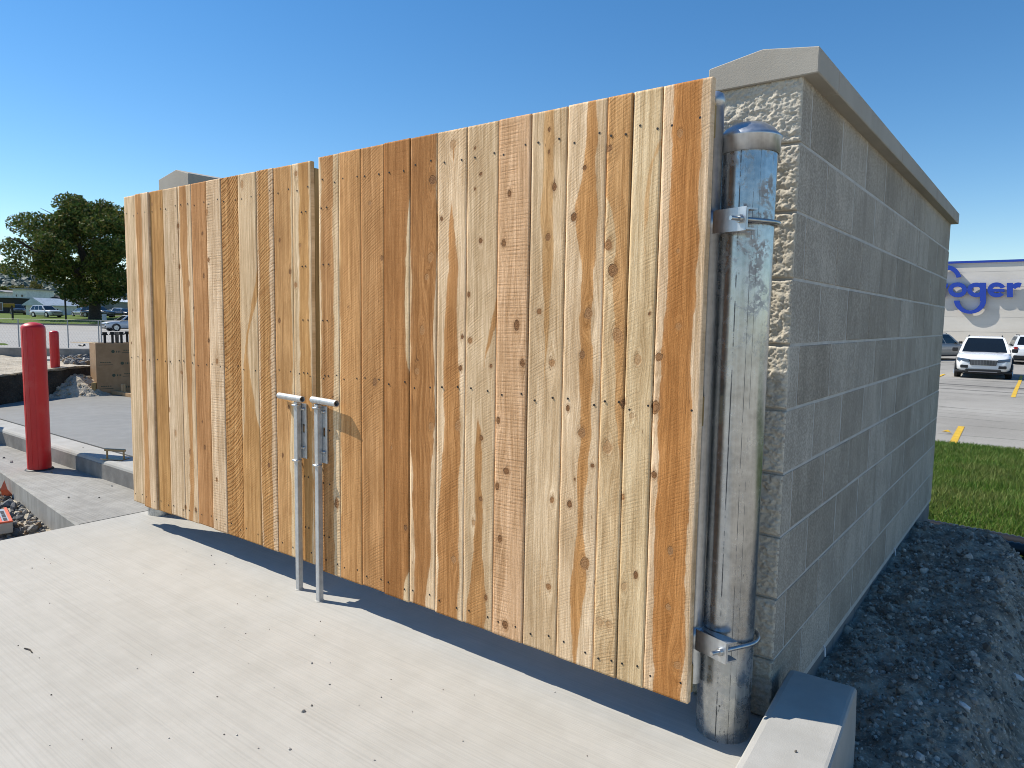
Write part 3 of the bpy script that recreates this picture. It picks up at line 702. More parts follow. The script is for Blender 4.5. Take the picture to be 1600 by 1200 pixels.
# ================================================================== GATES
SAP = (.785, .575, .335)
KN = [(797, 303, 10, 1), (788, 380, 11, 1), (808, 508, 12, 1), (817, 568, 11, 1), (858, 202, 5, 1), (858, 237, 5, 1), (866, 292, 12, .9), (856, 371, 11, .7), (842, 487, 12, .7),
 (862, 567, 11, .5), (897, 339, 14, 1), (914, 262, 8, .8), (920, 490, 15, .6), (910, 554, 11, .7), (951, 383, 13, .6), (958, 423, 16, .7), (965, 525, 20, .5), (953, 232, 12, .7), (1015, 490, 6, 1),
 (997, 562, 12, .35), (1030, 558, 16, .7), (1063, 208, 10, .4), (1060, 392, 7, .4), (1061, 510, 9, .35), (791, 736, 13, 1), (781, 841, 12, 1), (790, 976, 13, 1), (862, 781, 11, .6), (857, 917, 12, .6),
 (887, 638, 7, 1), (909, 677, 16, .6), (898, 749, 4, 1), (890, 787, 9, 1), (914, 881, 17, .6), (926, 728, 8, 1), (949, 699, 18, .4), (937, 971, 15, .3), (952, 976, 13, .3), (974, 630, 9, 1), (973, 777, 7, .6),
 (993, 899, 9, 1), (975, 917, 12, .3), (988, 650, 10, .3), (1025, 636, 17, .7), (1022, 742, 11, 1), (1048, 861, 10, .6), (1045, 949, 9, .5), (1059, 1039, 14, .4), (708, 227, 15, .35), (690, 342, 9, 1), (722, 526, 9, 1),
 (742, 231, 5, 1), (751, 272, 8, 1), (742, 295, 4, 1), (751, 376, 9, 1), (732, 460, 7, .8), (734, 532, 11, .6), (676, 281, 16, .8), (673, 402, 14, .4), (667, 433, 14, .45), (660, 516, 15, .4), (578, 318, 9, .5), (597, 403, 8, .7),
 (652, 580, 14, .4), (674, 666, 16, .5), (719, 575, 10, .9), (715, 665, 13, .5), (709, 875, 13, .5), (767, 572, 8, 1), (752, 685, 8, 1), (751, 780, 9, 1), (759, 934, 9, .9), (740, 817, 10, .4), (779, 656, 10, 1), (777, 760, 10, 1),
 (634, 824, 13, 1), (586, 598, 13, .7), (526, 786, 14, .7), (520, 620, 6, .8), (545, 480, 7, .5), (612, 700, 6, .5),
 (271, 403, 12, .2), (279, 353, 12, .6), (281, 417, 12, .6), (295, 443, 12, .5), (316, 365, 9, 1), (318, 431, 10, 1), (303, 481, 7, .8), (303, 555, 7, .9), (323, 332, 13, .5), (326, 406, 10, .7), (326, 532, 11, .9), (377, 288, 14, .4),
 (434, 375, 10, 1), (450, 424, 11, 1), (434, 501, 8, .9), (459, 271, 12, .5), (465, 383, 10, .5), (459, 445, 12, .5), (198, 400, 6, .8), (210, 485, 5, .7), (208, 536, 5, .8), (239, 320, 10, .6), (266, 640, 11, .5), (275, 676, 11, .4),
 (297, 706, 11, .6), (291, 793, 10, .6), (284, 582, 12, .5), (316, 659, 9, .9), (320, 699, 9, 1), (306, 796, 10, .8), (339, 565, 10, .6), (339, 750, 10, .7), (420, 565, 12, .5), (419, 727, 10, .9), (439, 712, 7, .8), (448, 636, 8, 1)]
A, NONE = [(0, -1, 2)], [(0, 2, 3)]
GOLD, TAN, BROWN, RED = (.59, .37, .19), (.54, .335, .175), (.43, .235, .105), (.54, .325, .175)
# per board: heart outline (t from the top, left, right as fractions of the width), heart colour, sap factor, saw (amp, spacing, slope, curve), ring amp, proud (mm)
RIGHT = [
 ([(0, .1, .72), (1, .08, .68)], TAN, 1, (.6, .014, .55, 1.5), .3, 0),
 ([(0, .06, 2), (1, .0, 2)], GOLD, 1, (.3, .012, .5, 1), .35, 1),
 (A, TAN, 1, (.45, .013, .6, 1.2), .25, 0),
 ([(0, -1, 2), (.07, -1, 1), (.2, -1, .86), (.34, -1, .82), (.5, -1, .92), (.58, -1, 2), (.86, -1, 2), (.92, -1, .86), (1, -1, .76)], BROWN, 1, (.15, .02, 0, 0), .2, 2),
 ([(0, 0, .97), (.3, .04, .95), (.5, 0, .93), (.6, -.1, 1.0), (.7, .13, .82), (.8, .1, .72), (.88, .2, .95), (.95, .2, .62), (1, .15, .66)], (.43, .24, .11), 1, (.1, .02, 0, 0), .75, 0),
 ([(0, .52, .5), (.14, .55, .5), (.17, .2, .55), (.22, .42, .72), (.3, .42, .75), (.36, .3, .68), (.42, .2, .72), (.5, .26, .82), (.6, .28, .78), (.66, .24, .86), (.75, .16, .8), (.82, .02, .84), (.9, .12, .86), (1, .05, .84)], (.54, .315, .15), 1.03, (.4, .013, .6, 1), .35, 1),
 ([(0, 2, 3), (.5, .5, .4), (.57, .42, .45), (.62, .36, .62), (.68, .36, .52), (.74, .3, .66), (.78, .38, .56), (.84, .36, .56), (.9, .2, .74), (.94, .15, .86), (1, .06, .72)], (.54, .33, .16), .98, (.4, .012, .6, 1), .4, 0),
 (A, (.72, .535, .385), 1, (.55, .013, .02, 0), .1, 2),
 ([(0, .38, .62), (.2, .34, .66), (.32, .42, .6), (.45, .52, .5)], (.68, .48, .275), 1, (.3, .012, .5, .5), .12, 0),
 ([(0, .52, .72), (.12, .45, .75), (.19, .08, .84), (.25, .5, .82), (.38, .42, .74), (.5, .42, .82), (.58, .55, .76), (.66, .36, .78), (.74, .5, .6), (.8, .36, .82), (.88, .3, .78), (.94, .46, .6), (1, .5, .58)], (.58, .35, .165), 1, (.3, .011, .5, .5), .35, 1),
 ([(0, -1, 2), (.1, -1, 2), (.16, .1, 2), (.2, .5, 2), (.27, .3, 2), (.36, .5, 2), (.46, .55, 2), (.55, .7, 2), (.62, .9, 1), (.66, 1.4, 1)], (.60, .395, .21), .95, (.35, .012, .5, .8), .5, 3),
 ([(0, 2, 3), (.1, .55, .5), (.14, .5, .72), (.2, .52, .68), (.25, .55, .5)], (.68, .49, .29), .98, (.3, .012, .4, .6), .1, 0),
 ([(0, .22, .8), (.2, .2, .82), (.38, .22, .8), (.45, .1, .8), (.5, .22, .84), (.53, .05, .85), (.6, .24, .84), (.64, .12, .86), (.75, .17, .82), (.88, .14, .92), (1, .2, .8)], (.56, .30, .125), 1.02, (.25, .012, .5, .6), .3, 0)]
LEFT = [
 (NONE, TAN, .96, (.15, .012, .4, .5), .12, 0),
 ([(0, .02, .5), (.3, .1, .5), (.7, .1, .48), (1, .05, .55)], TAN, 1, (.2, .012, .4, .5), .3, 9),
 (A, (.58, .375, .18), 1, (.3, .012, .5, .5), .25, 0),
 (NONE, TAN, .96, (.25, .011, .05, 0), .12, 1),
 ([(0, .08, .62), (.2, .1, .66), (.28, .25, .7), (.5, .3, .72), (.72, .42, .66), (.9, .35, .7), (1, .2, .5)], TAN, 1, (.2, .012, .4, .5), .35, 0),
 (A, RED, 1, (.15, .02, 0, 0), .3, 0),
 (NONE, TAN, 1, (.6, .014, .02, 0), .1, 2),
 (A, (.55, .355, .175), 1, (1.7, .021, .75, 3.2), .2, 0),
 ([(0, 2, 3), (.44, .3, .3), (.5, .08, .42), (.6, .15, .7), (.7, .12, 1), (.78, -.2, 2), (1, -1, 2)], (.60, .39, .195), .98, (.25, .012, .6, .5), .35, 3),
 ([(0, .1, .76), (.5, .1, .74), (.8, .05, .7), (1, .1, .76)], (.55, .355, .175), 1, (1.1, .016, .55, 1.2), .2, 1),
 ([(0, -1, .88), (.5, -1, .94), (.7, -.1, .7), (1, -1, .75)], (.60, .395, .21), 1, (.2, .012, .5, .5), .3, 0),
 ([(0, .28, .86), (.4, .34, .88), (.6, .3, .95), (1, .36, .9)], (.60, .39, .19), 1.03, (.2, .012, .5, .5), .3, 0)]
ZB, GH = .1367, 1.83
def board(parent, u0, u1, spec, knots, idx, rag):
    heart, hc, sf, saw, ra, proud = spec
    g = .0018; u0 += g; u1 -= g; w = u1-u0; zb = ZB+rag; zt = ZB+GH+random.uniform(-.0015, .0015)
    nx, nz = max(14, int(w/.0055)), 300
    U, Zv = np.meshgrid(np.linspace(u0, u1, nx), np.linspace(zb, zt, nz)); t = 1-(Zv-zb)/(zt-zb)
    T = [h[0] for h in heart]; L = np.interp(t, T, [h[1] for h in heart])*w+u0; R = np.interp(t, T, [h[2] for h in heart])*w+u0
    ker = np.hanning(57); ker /= ker.sum(); padr = lambda q: np.convolve(np.concatenate([np.full(28, q[0]), q, np.full(28, q[-1])]), ker, 'valid')
    tz = t[:, 0]; L = padr(L[:, 0])+.016*fbm(tz*7+idx*3.3, tz*0+idx, 3)+.010*fbm(tz*23+idx*1.3, tz*0+idx*2, 3); R = padr(R[:, 0])+.016*fbm(tz*6+idx*5.1, tz*0+idx+9, 3)+.010*fbm(tz*21+idx*2.3, tz*0+idx*3, 3)
    hw = np.minimum(U-L[:, None], R[:, None]-U)
    gx = U-(u0+w/2); kn = np.full(U.shape, 4.); kd = np.ones(U.shape)
    for (ku, kz, r, d) in knots:
        du = U-ku; el = random.uniform(.95, 1.6); r *= random.uniform(.75, 1.0); q = np.hypot(du, (Zv-kz)/el); kn_ = q/r
        gx = gx+du*(-r*r*1.5/(np.hypot(du, (Zv-kz)/3.2)**2+r*r*.45))*1.1
        if random.random() < .45: kn_ = np.minimum(kn_, np.hypot(du*random.uniform(3, 5), (Zv-kz-r*random.uniform(-.8, .8))/random.uniform(2.2, 4.5))/r+.55)
        m = kn_ < kn; kn = np.where(m, kn_, kn); kd = np.where(m, d, kd)
    c = gx-w*random.uniform(-.3, .3)
    rg = c/.0085 if ra < .3 else (c*c/(w*w)*9+(Zv-.5)*random.choice((-4.5, 5.5))+.8*fbm(Zv*2.2, U*3, 3))
    xc = U-u0-w*.5; sp = (Zv-saw[2]*xc+saw[3]*xc*xc*(-1 if saw[3] > 2 else 1))/saw[1]
    cup = random.uniform(-.0015, .0015); bow = random.uniform(-.002, .002)
    Yf = -proud/1000+cup*(1-((U-u0-w/2)/(w/2))**2)+bow*np.sin(t*3.1)
    e = np.minimum(U-u0, u1-U); Yf = Yf+.0012*np.clip(1-e/.004, 0, 1)**2
    wav = .0009*(fbm(t*5+idx*3, t*0+idx, 3))*2; U = U+wav
    Vf = np.stack([U, Yf, Zv], -1).reshape(-1, 3); i = np.arange(nx*nz).reshape(nz, nx)
    Fs = np.stack([i[:-1, :-1], i[:-1, 1:], i[1:, 1:], i[1:, :-1]], -1).reshape(-1, 4)
    ring = np.concatenate([i[0, :], i[1:, -1], i[-1, -2::-1], i[-2:0:-1, 0]]); n0 = len(Vf); nr = len(ring)
    Vb = Vf[ring].copy(); Vb[:, 1] = Vf[ring][:, 1]+.018
    k = np.arange(nr); k2 = (k+1) % nr
    Fr = np.stack([ring[k], n0+k, n0+k2, ring[k2]], -1)
    o = npmesh('board', np.concatenate([Vf, Vb]), np.concatenate([Fs, Fr]), M['wood'], parent, True)
    me = o.data; sm = np.ones(len(me.polygons), bool); sm[len(Fs):] = False; me.polygons.foreach_set('use_smooth', sm)
    for nm, ar in (('gx', gx), ('hw', hw), ('kn', kn), ('kdark', kd), ('rg', rg), ('sp', sp)):
        at_ = me.attributes.new(nm, 'FLOAT', 'POINT'); a = ar.reshape(-1); at_.data.foreach_set('value', np.concatenate([a, a[ring]]).astype(np.float32))
    o['seed'] = float(idx*3.71); o['sawamp'] = float(saw[0]); o['ringamp'] = float(ra*.5)
    v = random.uniform(.96, 1.04)
    o['sap'] = [SAP[0]*sf*v, SAP[1]*sf*v*random.uniform(.965, .995), SAP[2]*sf*v*random.uniform(.95, 1.06)]; o['heart'] = [hc[0]*v*1.03, hc[1]*v*.865, hc[2]*v*.675]
    return o
def gate(name, label, loc, rz, edges, specs, seed0, right):
    g = thing(name, label, 'gate', loc, rz); ca, sa = math.cos(rz), math.sin(rz)
    kk = []
    for (u, v, r, d) in KN:
        if (u > 491) != right: continue
        p = ony(u, v, 1.9354 if right else 1.948); kk.append(((p.x-loc[0])/ca, p.z, r/1000*1.15, d))
    W = edges[-1]; nl = MB()
    for i, (a, c, s) in enumerate(zip(edges[:-1], edges[1:], specs)):
        ks_ = [k for k in kk if a-.012 < k[0] < c+.012]
        board(g, a, c, s, ks_, seed0+i, random.uniform(-.004, .003))
        for zr in (ZB+GH-.108, ZB+.885, ZB+.055):
            for fr in (.2, .8):
                u = a+(c-a)*(fr+random.uniform(-.06, .06)); z = zr+random.uniform(-.012, .012)
                y = -s[5]/1000-.0012; nl.tube([(u, y+.004, z), (u, y, z)], .0037, 8)
    st0, st1 = ((.004, .093) if right else (W-.093, W-.004))
    for z in np.linspace(.3, 1.75, 7):
        for f in (.25, .6):
            u = st0+(st1-st0)*f+random.uniform(-.01, .01); nl.tube([(u, .003, z), (u, -.0018, z)], .0035, 8)
    stuff(nl.build('nail_heads', M['nail'], g))
    # timber frame behind the boards
    MB().box(st0, st1, .0215, .0595, ZB+.02, ZB+GH-.025, .002).build('stile', M['lumber'], g)
    MB().box(st0 if right else st0+.05, st1 if not right else st1-.05, .0605, .0985, ZB+.2, ZB+GH-.12, .002).build('stile', M['lumber'], g)
    for zr in (ZB+.055, ZB+.885, ZB+GH-.108):
        MB().box(.1 if right else .03, W-.012 if right else W-.1, .0215, .058, zr-.045, zr+.045, .002).build('rail', M['lumber'], g)
    return g
rx = [-2.562, -2.4255, -2.2835, -2.144, -1.997, -1.852, -1.707, -1.5615, -1.423, -1.279, -1.132, -1.0455, -.949, -.797]
gr = gate('wooden_gate', 'right-hand gate of new cedar boards, hung on the capped steel post', (rx[0], 1.9354, 0), 0, [x-rx[0] for x in rx], RIGHT, 1, True)
lx = [-4.407, -4.255, -4.100, -3.952, -3.793, -3.656, -3.508, -3.370, -3.217, -3.063, -2.927, -2.783, -2.648]
rzl = math.atan2(.0245, 1.76)
gl = gate('wooden_gate', 'left-hand gate of new cedar boards, nearer the red bollard', (lx[0], 1.937, 0), rzl, [(x-lx[0])/math.cos(rzl) for x in lx], LEFT, 40, False)
# frame pipe and hinges of the right gate (gate-local coordinates)
def loc_r(x, y, z): return (x-rx[0], y-1.9354, z)
fp = MB(); fp.lathe(loc_r(-.822, 2.018, 0), [(.0245, .17), (.0245, 1.905), (.0275, 1.905), (.0275, 1.93), (.022, 1.943), (.008, 1.951)], 24)
fp.build('frame_pipe', M['galv'], gr)
ang = math.radians(62); d = (math.cos(ang), math.sin(ang)); e = (d[1], -d[0]); pc = (-.748, 2.098)
for zc in (1.575, .318):
    h = MB(); h.lathe(loc_r(-.822, 2.018, zc), [(.0246, -.033), (.029, -.033), (.029, .033), (.0246, .033)], 24)
    hg = h.build('hinge', M['galv'], gr)
    P = lambda a, b_: (pc[0]+d[0]*a+e[0]*b_, pc[1]+d[1]*a+e[1]*b_)
    # saddle plate with turned edges across the post
    pl = [P(-.100, -.10), P(-.100, .112), P(-.094, .112), P(-.094, -.10)]
    b = MB(); b.prism([loc_r(*p, 0)[:2] for p in pl], 'z', zc-.03, zc+.03)
    for s in (-1, 1):
        fl = [P(-.094, -.10), P(-.094, .112), P(-.06, .112), P(-.06, .085), P(-.084, .02), P(-.084, -.02), P(-.06, -.085), P(-.06, -.10)]
        b.prism([loc_r(*p, 0)[:2] for p in fl], 'z', zc+s*.0275-.0025, zc+s*.0275+.0025)
    b.build('saddle_plate', M['galv'], hg)
    tn = [(-.80, 2.000), P(-.104, .112), P(-.100, .112), P(-.100, -.02), (-.812, 2.035)]
    b = MB(); b.prism([loc_r(*p, 0)[:2] for p in [(-.806, 1.992), (-.800, 1.988), P(-.101, .112), P(-.101, .10)]], 'z', zc-.033, zc+.033); b.build('hinge_leaf', M['galv'], hg)
    pts = [loc_r(*P(-.14, .094), zc)]+[loc_r(*P(.094*math.sin(q), .094*math.cos(q)), zc) for q in np.linspace(0, math.pi, 16)]+[loc_r(*P(-.12, -.094), zc)]
    b = MB(); b.tube(pts, .0065, 10); b.build('u_bolt', M['bolt'], hg)
    for bb in (.094, -.094): MB().tube([loc_r(*P(-.114, bb), zc), loc_r(*P(-.101, bb), zc)], .0125, 6).build('nut', M['bolt'], hg)
# drop rods
def drop_rod(parent, origin, x, y, hx0, hx1, top, bx0, bx1, rz=0):
    # local coordinates of the gate; x,y are world
    c, s = math.cos(-rz), math.sin(-rz)
    def Lc(px, py, pz): dx, dy = px-origin[0], py-origin[1]; return (dx*c-dy*s, dx*s+dy*c, pz)
    q = Lc(x, y, 0)
    b = MB(); b.box(q[0]-.0125, q[0]+.0125, q[1]-.0125, q[1]+.0125, -.02, top-.012, .002); rod = b.build('drop_rod', M['rod'], parent)
    h0, h1 = Lc(hx0, y, 0), Lc(hx1, y, 0)
    b = MB(); b.pipe((h0[0], q[1]-.002, top+.006), (h1[0], q[1]-.014, top+.004), .0145, .0112); b.build('handle', M['rod'], rod)
    # bracket: backing channel with slot and two bolts
    b0 = Lc(bx0, y, 0)[0]; b1 = Lc(bx1, y, 0)[0]; yb = -.0045
    b = MB(); z0, z1 = top-.275, top-.02; sl0, sl1 = top-.155, top-.115; xm0, xm1 = b0+(b1-b0)*.34, b0+(b1-b0)*.66
    b.box(b0, b1, yb-.003, yb+.003, z0, sl0); b.box(b0, b1, yb-.003, yb+.003, sl1, z1); b.box(b0, xm0, yb-.003, yb+.003, sl0, sl1); b.box(xm1, b1, yb-.003, yb+.003, sl0, sl1)
    b.box(b0-.003, b0+.002, yb-.022, yb-.0025, z0+.004, z1-.004)
    b.build('bracket', M['galv'], rod)
    for z in (top-.045, top-.225): MB().tube([((b0+b1)/2, yb-.002, z), ((b0+b1)/2, yb-.009, z), ((b0+b1)/2, yb-.0092, z), ((b0+b1)/2, yb-.016, z)], [.0075, .0075, .0042, .0042], 8).build('bolt', M['bolt'], rod)
    for z in (top-.028, top-.285):
        pts = [(q[0]-.0175, -.001, z), (q[0]-.0185, q[1]-.014, z), (q[0]-.012, q[1]-.018, z), (q[0]+.008, q[1]-.018, z), (q[0]+.016, q[1]-.015, z), (b0+.004, yb-.006, z)]
        MB().tube(pts, .005, 8).build('guide_loop', M['galv'], rod)
    f = MB(); f.lathe((q[0], q[1], 0), [(.021, .0005), (.019, .003), (.014, .004)], 16); f.build('floor_sleeve', M['pad'], rod)
drop_rod(gr, (rx[0], 1.9354), -2.553, 1.9155, -2.590, -2.406, .910, -2.548, -2.506)
drop_rod(gl, (lx[0], 1.937), -2.737, 1.939, -2.872, -2.680, .904, -2.731, -2.689, rzl)
# ================================================================== BOLLARDS
def bollard(x, y, z0, r, h, label, tilt=0):
    g = thing('bollard', label, 'bollard', (x, y, z0), 0, 'red bollards round the building site')
    b = MB(); hh = h-r*.55
    b.lathe((0, 0, 0), [(r, .0), (r, .03), (r, hh*.5), (r, hh)]+[(r*math.cos(a), hh+r*.55*math.sin(a)) for a in np.linspace(.12, 1.45, 8)], 40)
    b.build('sleeve', M['red'], g)
    for k in range(3):
        a = math.radians(-78+k*27); c0 = Vector((math.cos(a)*(r-.001), math.sin(a)*(r-.001), 0))
        MB().tube([c0+Vector((0, 0, .02)), c0+Vector((0, 0, hh-.01))], .0032, 6).build('moulded_ridge', M['red'], g)
    b = MB(); b.lathe((0, 0, 0), [(r+.018, .0005), (r+.014, .008), (r-.005, .012)], 32); b.build('base_ring', M['black'], g)
    g.rotation_euler = (0, tilt, 0); return g
bollard(-6.505, 2.127, 0, .0845, 1.20, 'tall red bollard nearest the left gate, standing on the walkway slab')
bollard(-11.1, 3.88, .46, .058, .565, 'smaller dark red bollard on the sand, half hidden behind the tall one')
bollard(-8.95, 1.95, 0, .0845, 1.20, 'red bollard beyond the left edge of the photo, only its shadow reaching the slab')

# ================================================================== LIGHT POLE FOOTING
fz = .14; fh = .725; _q = onz(152, 617, .158); th_ = math.radians(-12)
g = thing('form_box', 'brown sheathing form box with green print, standing behind the fresh slab', 'form box', (_q.x, _q.y, fz), th_)
DX, DY = .44, .66        # local: the corner seen in the photo at the origin, box runs to -x and +y
MB().box(-.018, 0, 0, DY, 0, fh, .002).build('form_panel', M['card'], g); MB().box(-DX, -DX+.018, 0, DY, 0, fh-.004, .002).build('form_panel', M['card'], g)
MB().box(-DX+.0185, -.0185, .001, .019, 0, fh-.002, .002).build('form_panel', M['card'], g); MB().box(-DX+.0185, -.0185, DY-.019, DY-.001, 0, fh-.002, .002).build('form_panel', M['card'], g)
MB().box(-DX+.02, -.02, .02, DY-.02, .1, fh-.04).build('concrete_fill', M['pad'], g)
pr = MB()
def patch(y0, y1, z0, z1): pr.add([(.0015, y0, z0), (.0015, y1, z0), (.0015, y1, z1), (.0015, y0, z1)], [(0, 1, 2, 3)])
def disc(y, z, r): pr.add([(.0015, y+r*math.cos(q), z+r*math.sin(q)) for q in np.linspace(0, 2*math.pi, 13)[:-1]], [tuple(range(12))])
for row in range(4):
    for c in range(3):
        y = .12+c*.2+(row % 2)*.09; z = .09+row*.165
        if y > DY-.1: continue
        if (row+c) % 2: disc(y, z+.025, .022); [patch(y+.04+k*.02, y+.05+k*.02, z+.01, z+.036) for k in range(3)]
        else:
            [patch(y-.07+k*.027, y-.052+k*.027, z+.035, z+.047) for k in range(5)]; patch(y-.09, y+.08, z+.004, z+.011)
stuff(pr.build('printing', M['print'], g))
for i, (u, lab) in enumerate(((164, 'anchor bolt standing leftmost on the form box'), (176, 'anchor bolt next to the leftmost one on the form box'), (190, 'anchor bolt right of the wire cage piece'), (199, 'anchor bolt nearest the gate edge'))):
    _d = _q+Vector((math.sin(-th_), math.cos(th_), 0))*(.12+.14*i)+Vector((-math.cos(th_), math.sin(-th_), 0))*(.14+.14*(i % 2)); p = ony(u, 536, _d.y); q = thing('anchor_bolt', lab, 'anchor bolt', (p.x, p.y, fz+fh-.05), 0, 'anchor bolts in the form box')
    b = MB(); b.tube([(0, 0, -.03), (0, 0, .185)], .017, 10); b.build('shank', M['rubber'], q)
    b = MB(); b.tube([(0, 0, .160), (0, 0, .176)], .042, 10); b.tube([(0, 0, .176), (0, 0, .202)], .032, 6); b.build('nut', M['rubber'], q)
p = ony(183, 536, _q.y+.42); b = MB()
for i in range(7): b.tube([(p.x-.045+i*.015, p.y, fz+fh-.05), (p.x-.055+i*.0185, p.y, fz+fh+.15)], .0035, 5)
for i in range(6): z = fz+fh-.02+i*.03; b.tube([(p.x-.055, p.y, z), (p.x+.055, p.y, z+.01)], .003, 5)
tag(b.build('wire_cage', M['rubber']), 'bent dark wire mesh piece between the anchor bolts', 'wire mesh')
for u, v, w, h, lab in ((148, 617, .075, .17, 'short brown timber stake left of the form box'), (193, 617, .05, .15, 'short pale timber stake by the form box near the gate')):
    p = onz(u, v, .158); b = MB(); b.box(-w/2, w/2, -.02, .02, -.12, h, .004); o = b.build('timber_stake', M['lumber2'] if u > 170 else M['lumber']); o.location = (p.x, p.y, p.z); o.rotation_euler = (0, 0, -.9); tag(o, lab, 'stake')
p0, p1 = onz(158, 612.5, .16), onz(215, 622, .16); b = MB(); dv = (p1-p0); L = dv.length; b.box(0, L, -.02, .02, 0, .05, .003); o = b.build('form_board', M['lumber2']); o.location = p0; o.rotation_euler = (0, 0, math.atan2(dv.y, dv.x)); tag(o, 'pale form board lying along the foot of the form box', 'board')
# sand heap
hc = onz(122, 617, .16); hx, hy = hc.x-.25, hc.y+.1
X, Y = np.meshgrid(np.linspace(hx-.8, hx+.8, 90), np.linspace(hy-.8, hy+.8, 90))
rr = np.hypot((X-hx)/.50, (Y-hy)/.56); Z = .15+.26*np.maximum(1-rr**1.3, -.3)+.07*fbm(X*4, Y*4)+.09*fbm(X*14, Y*14)
o = gridmesh('sand_heap', X, Y, Z, M['sand']); stuff(o, 'small heap of pale crumbly sand beside the column form')
n = 420; x = RNG.normal(hx, .26, n); y = RNG.normal(hy, .28, n); r_ = np.hypot((x-hx)/.5, (y-hy)/.56); k = r_ < .95; x, y, r_ = x[k], y[k], r_[k]
V, Fc = lumps(np.stack([x, y, .155+.26*np.maximum(1-r_**1.3, -.3)], 1), RNG.uniform(.008, .03, len(x))); stuff(npmesh('sand_lumps', V, Fc, M['gravtan']), 'lumps on the sand heap', 'stones')
n = 420; x = RNG.uniform(-13.3, -11.3, n); y = RNG.uniform(3.9, 6.0, n); k = (y > 4.3+(x+12)*-.2) & (x < np.interp(y, [3.9, 5.3, 6], [-11.0, -11.9, -12.4])); x, y = x[k], y[k]
V, Fc = lumps(np.stack([x, y, .53+0*x], 1), RNG.uniform(.02, .06, len(x))); stuff(npmesh('rubble', V, Fc, M['gravel']), 'dark rubble lying in front of the far kerb', 'rubble')
pa, pb = at(117, 563, 11.6), at(143, 564, 11.2); b = MB(); b.tube([pa, pb], .012, 8); b.tube([pa, pa+Vector((.03, .02, -.16))], .012, 8); b.tube([pa+Vector((.05, 0, 0)), pa+Vector((.09, -.05, -.16))], .010, 8)
tag(b.build('steel_bar', M['rubber']), 'thin dark steel bar on legs in front of the form box', 'steel bar')

# ================================================================== TOOLS LEFT ON SITE
p = onz(181, 717, .154)
g = thing('finishing_trowel', 'bronze concrete edging trowel with handle, left on the kerb', 'trowel', (p.x, p.y, .153), math.radians(28))
b = MB(); b.box(-.10, .085, -.045, .045, 0, .005, .001); b.build('blade', M['brass'], g)
b = MB(); b.box(-.095, .085, -.011, .011, .060, .080, .004); b.build('handle', M['brass'], g)
b = MB(); b.box(-.080, -.070, -.006, .006, .004, .062, .001); b.build('bracket', M['brass'], g)
b = MB(); b.box(.065, .075, -.006, .006, .004, .062, .001); b.build('bracket', M['brass'], g)
p = onz(4, 828, -.12)
g = thing('slotted_form', 'orange-edged slotted plastic form piece lying on the gravel', 'form piece', (p.x-.14, p.y+.02, -.135), math.radians(-12))
b = MB(); b.box(-.2, .2, -.06, .06, 0, .075, .006); b.build('body', M['cartan'], g)
b = MB(); b.box(-.2, .2, -.062, -.046, .072, .082, .002); b.box(-.2, .2, .046, .062, .072, .082, .002); b.box(.184, .202, -.046, .046, .072, .082, .002); b.box(-.2, .184, -.008, .008, .072, .081, .002); b.build('rim', M['orange'], g)
b = MB()
for x in (-.13, -.03, .07):
    for y in (-.028, .028): b.box(x, x+.08, y-.010, y+.010, .0745, .0765)
b.build('slot', M['black'], g)
p = onz(8, 776, -.14); b = MB()
b.add([(0, 0, .13), (.03, -.005, .06), (.06, .02, .0), (-.045, .02, .0), (-.03, -.01, .055), (.0, .03, .03)], [(0, 4, 1), (4, 3, 2, 1), (0, 1, 5), (0, 5, 4), (1, 2, 5), (4, 5, 3), (2, 3, 5)])
o = b.build('marker_flag', M['orange']); o.location = (p.x, p.y, -.14); o.rotation_euler = (0, 0, .5); tag(o, 'crumpled orange marker flag against the walkway slab', 'flag')

# ================================================================== RIGHT: KERB, PIPE, STONES
prof = [(-.075, -.22), (-.055, .0), (-.028, .134), (-.020, .146), (-.006, .15), (.166, .15), (.174, .148), (.179, .142), (.183, .0), (.184, -.25)]
path = [(-.40, -1.2), (-.45, .2), (-.50, 1.0), (-.535, 1.5), (-.565, 1.95), (-.588, 2.25), (-.592, 2.33)]
b = MB(); n = 24; pp = [(np.interp(t, np.linspace(0, 1, len(path)), [q[0] for q in path]), np.interp(t, np.linspace(0, 1, len(path)), [q[1] for q in path])) for t in np.linspace(0, 1, n)]
ko = sweep('kerb', pp, [(a, z) for a, z in prof], M['kerb']); struct(ko, 'short concrete kerb running from the wall corner toward the viewer')
X0 = -.36
def drain(y0, z, r, label):
    b = MB(); pts = []; rs = []
    for i in range(150): x = -1.2+i*.02; pts.append((x, y0-.06*x+.02*math.sin(x*2), z-.02*x)); rs.append(r*(1 if i % 2 else .84))
    b.tube(pts, rs, 14); o = b.build('drain_pipe', M['plastic']); return tag(o, label, 'drain pipe', 'black corrugated drain pipes by the lawn')
drain(6.37, -.315, .05, 'black corrugated drain pipe nearest the lawn edge')
drain(6.25, -.335, .05, 'black corrugated drain pipe nearest the dirt bank')
for u, v, s, lab in ((1590, 1058, .030, 'larger pale stone on the dark dirt at the right edge'), (1508, 1103, .022, 'narrow pale stone on the dark dirt, below the larger one')):
    z_ = -.25
    for it in range(8): p = onz(u, v, z_); z_ = float(dz(np.array([p.x]), np.array([p.y]))[0]+.07*fbm(p.x*np.array([3.]), p.y*np.array([3.]))[0])+.012
    V, Fc = lumps(np.array([[0, 0, 0]]), np.array([s])); o = npmesh('stone', V*np.array([1.6, .8, .6]), Fc, M['whitestone']); o.location = (p.x, p.y, p.z); o.rotation_euler = (.3, .2, -.6 if s < .026 else .1); tag(o, lab, 'stone')
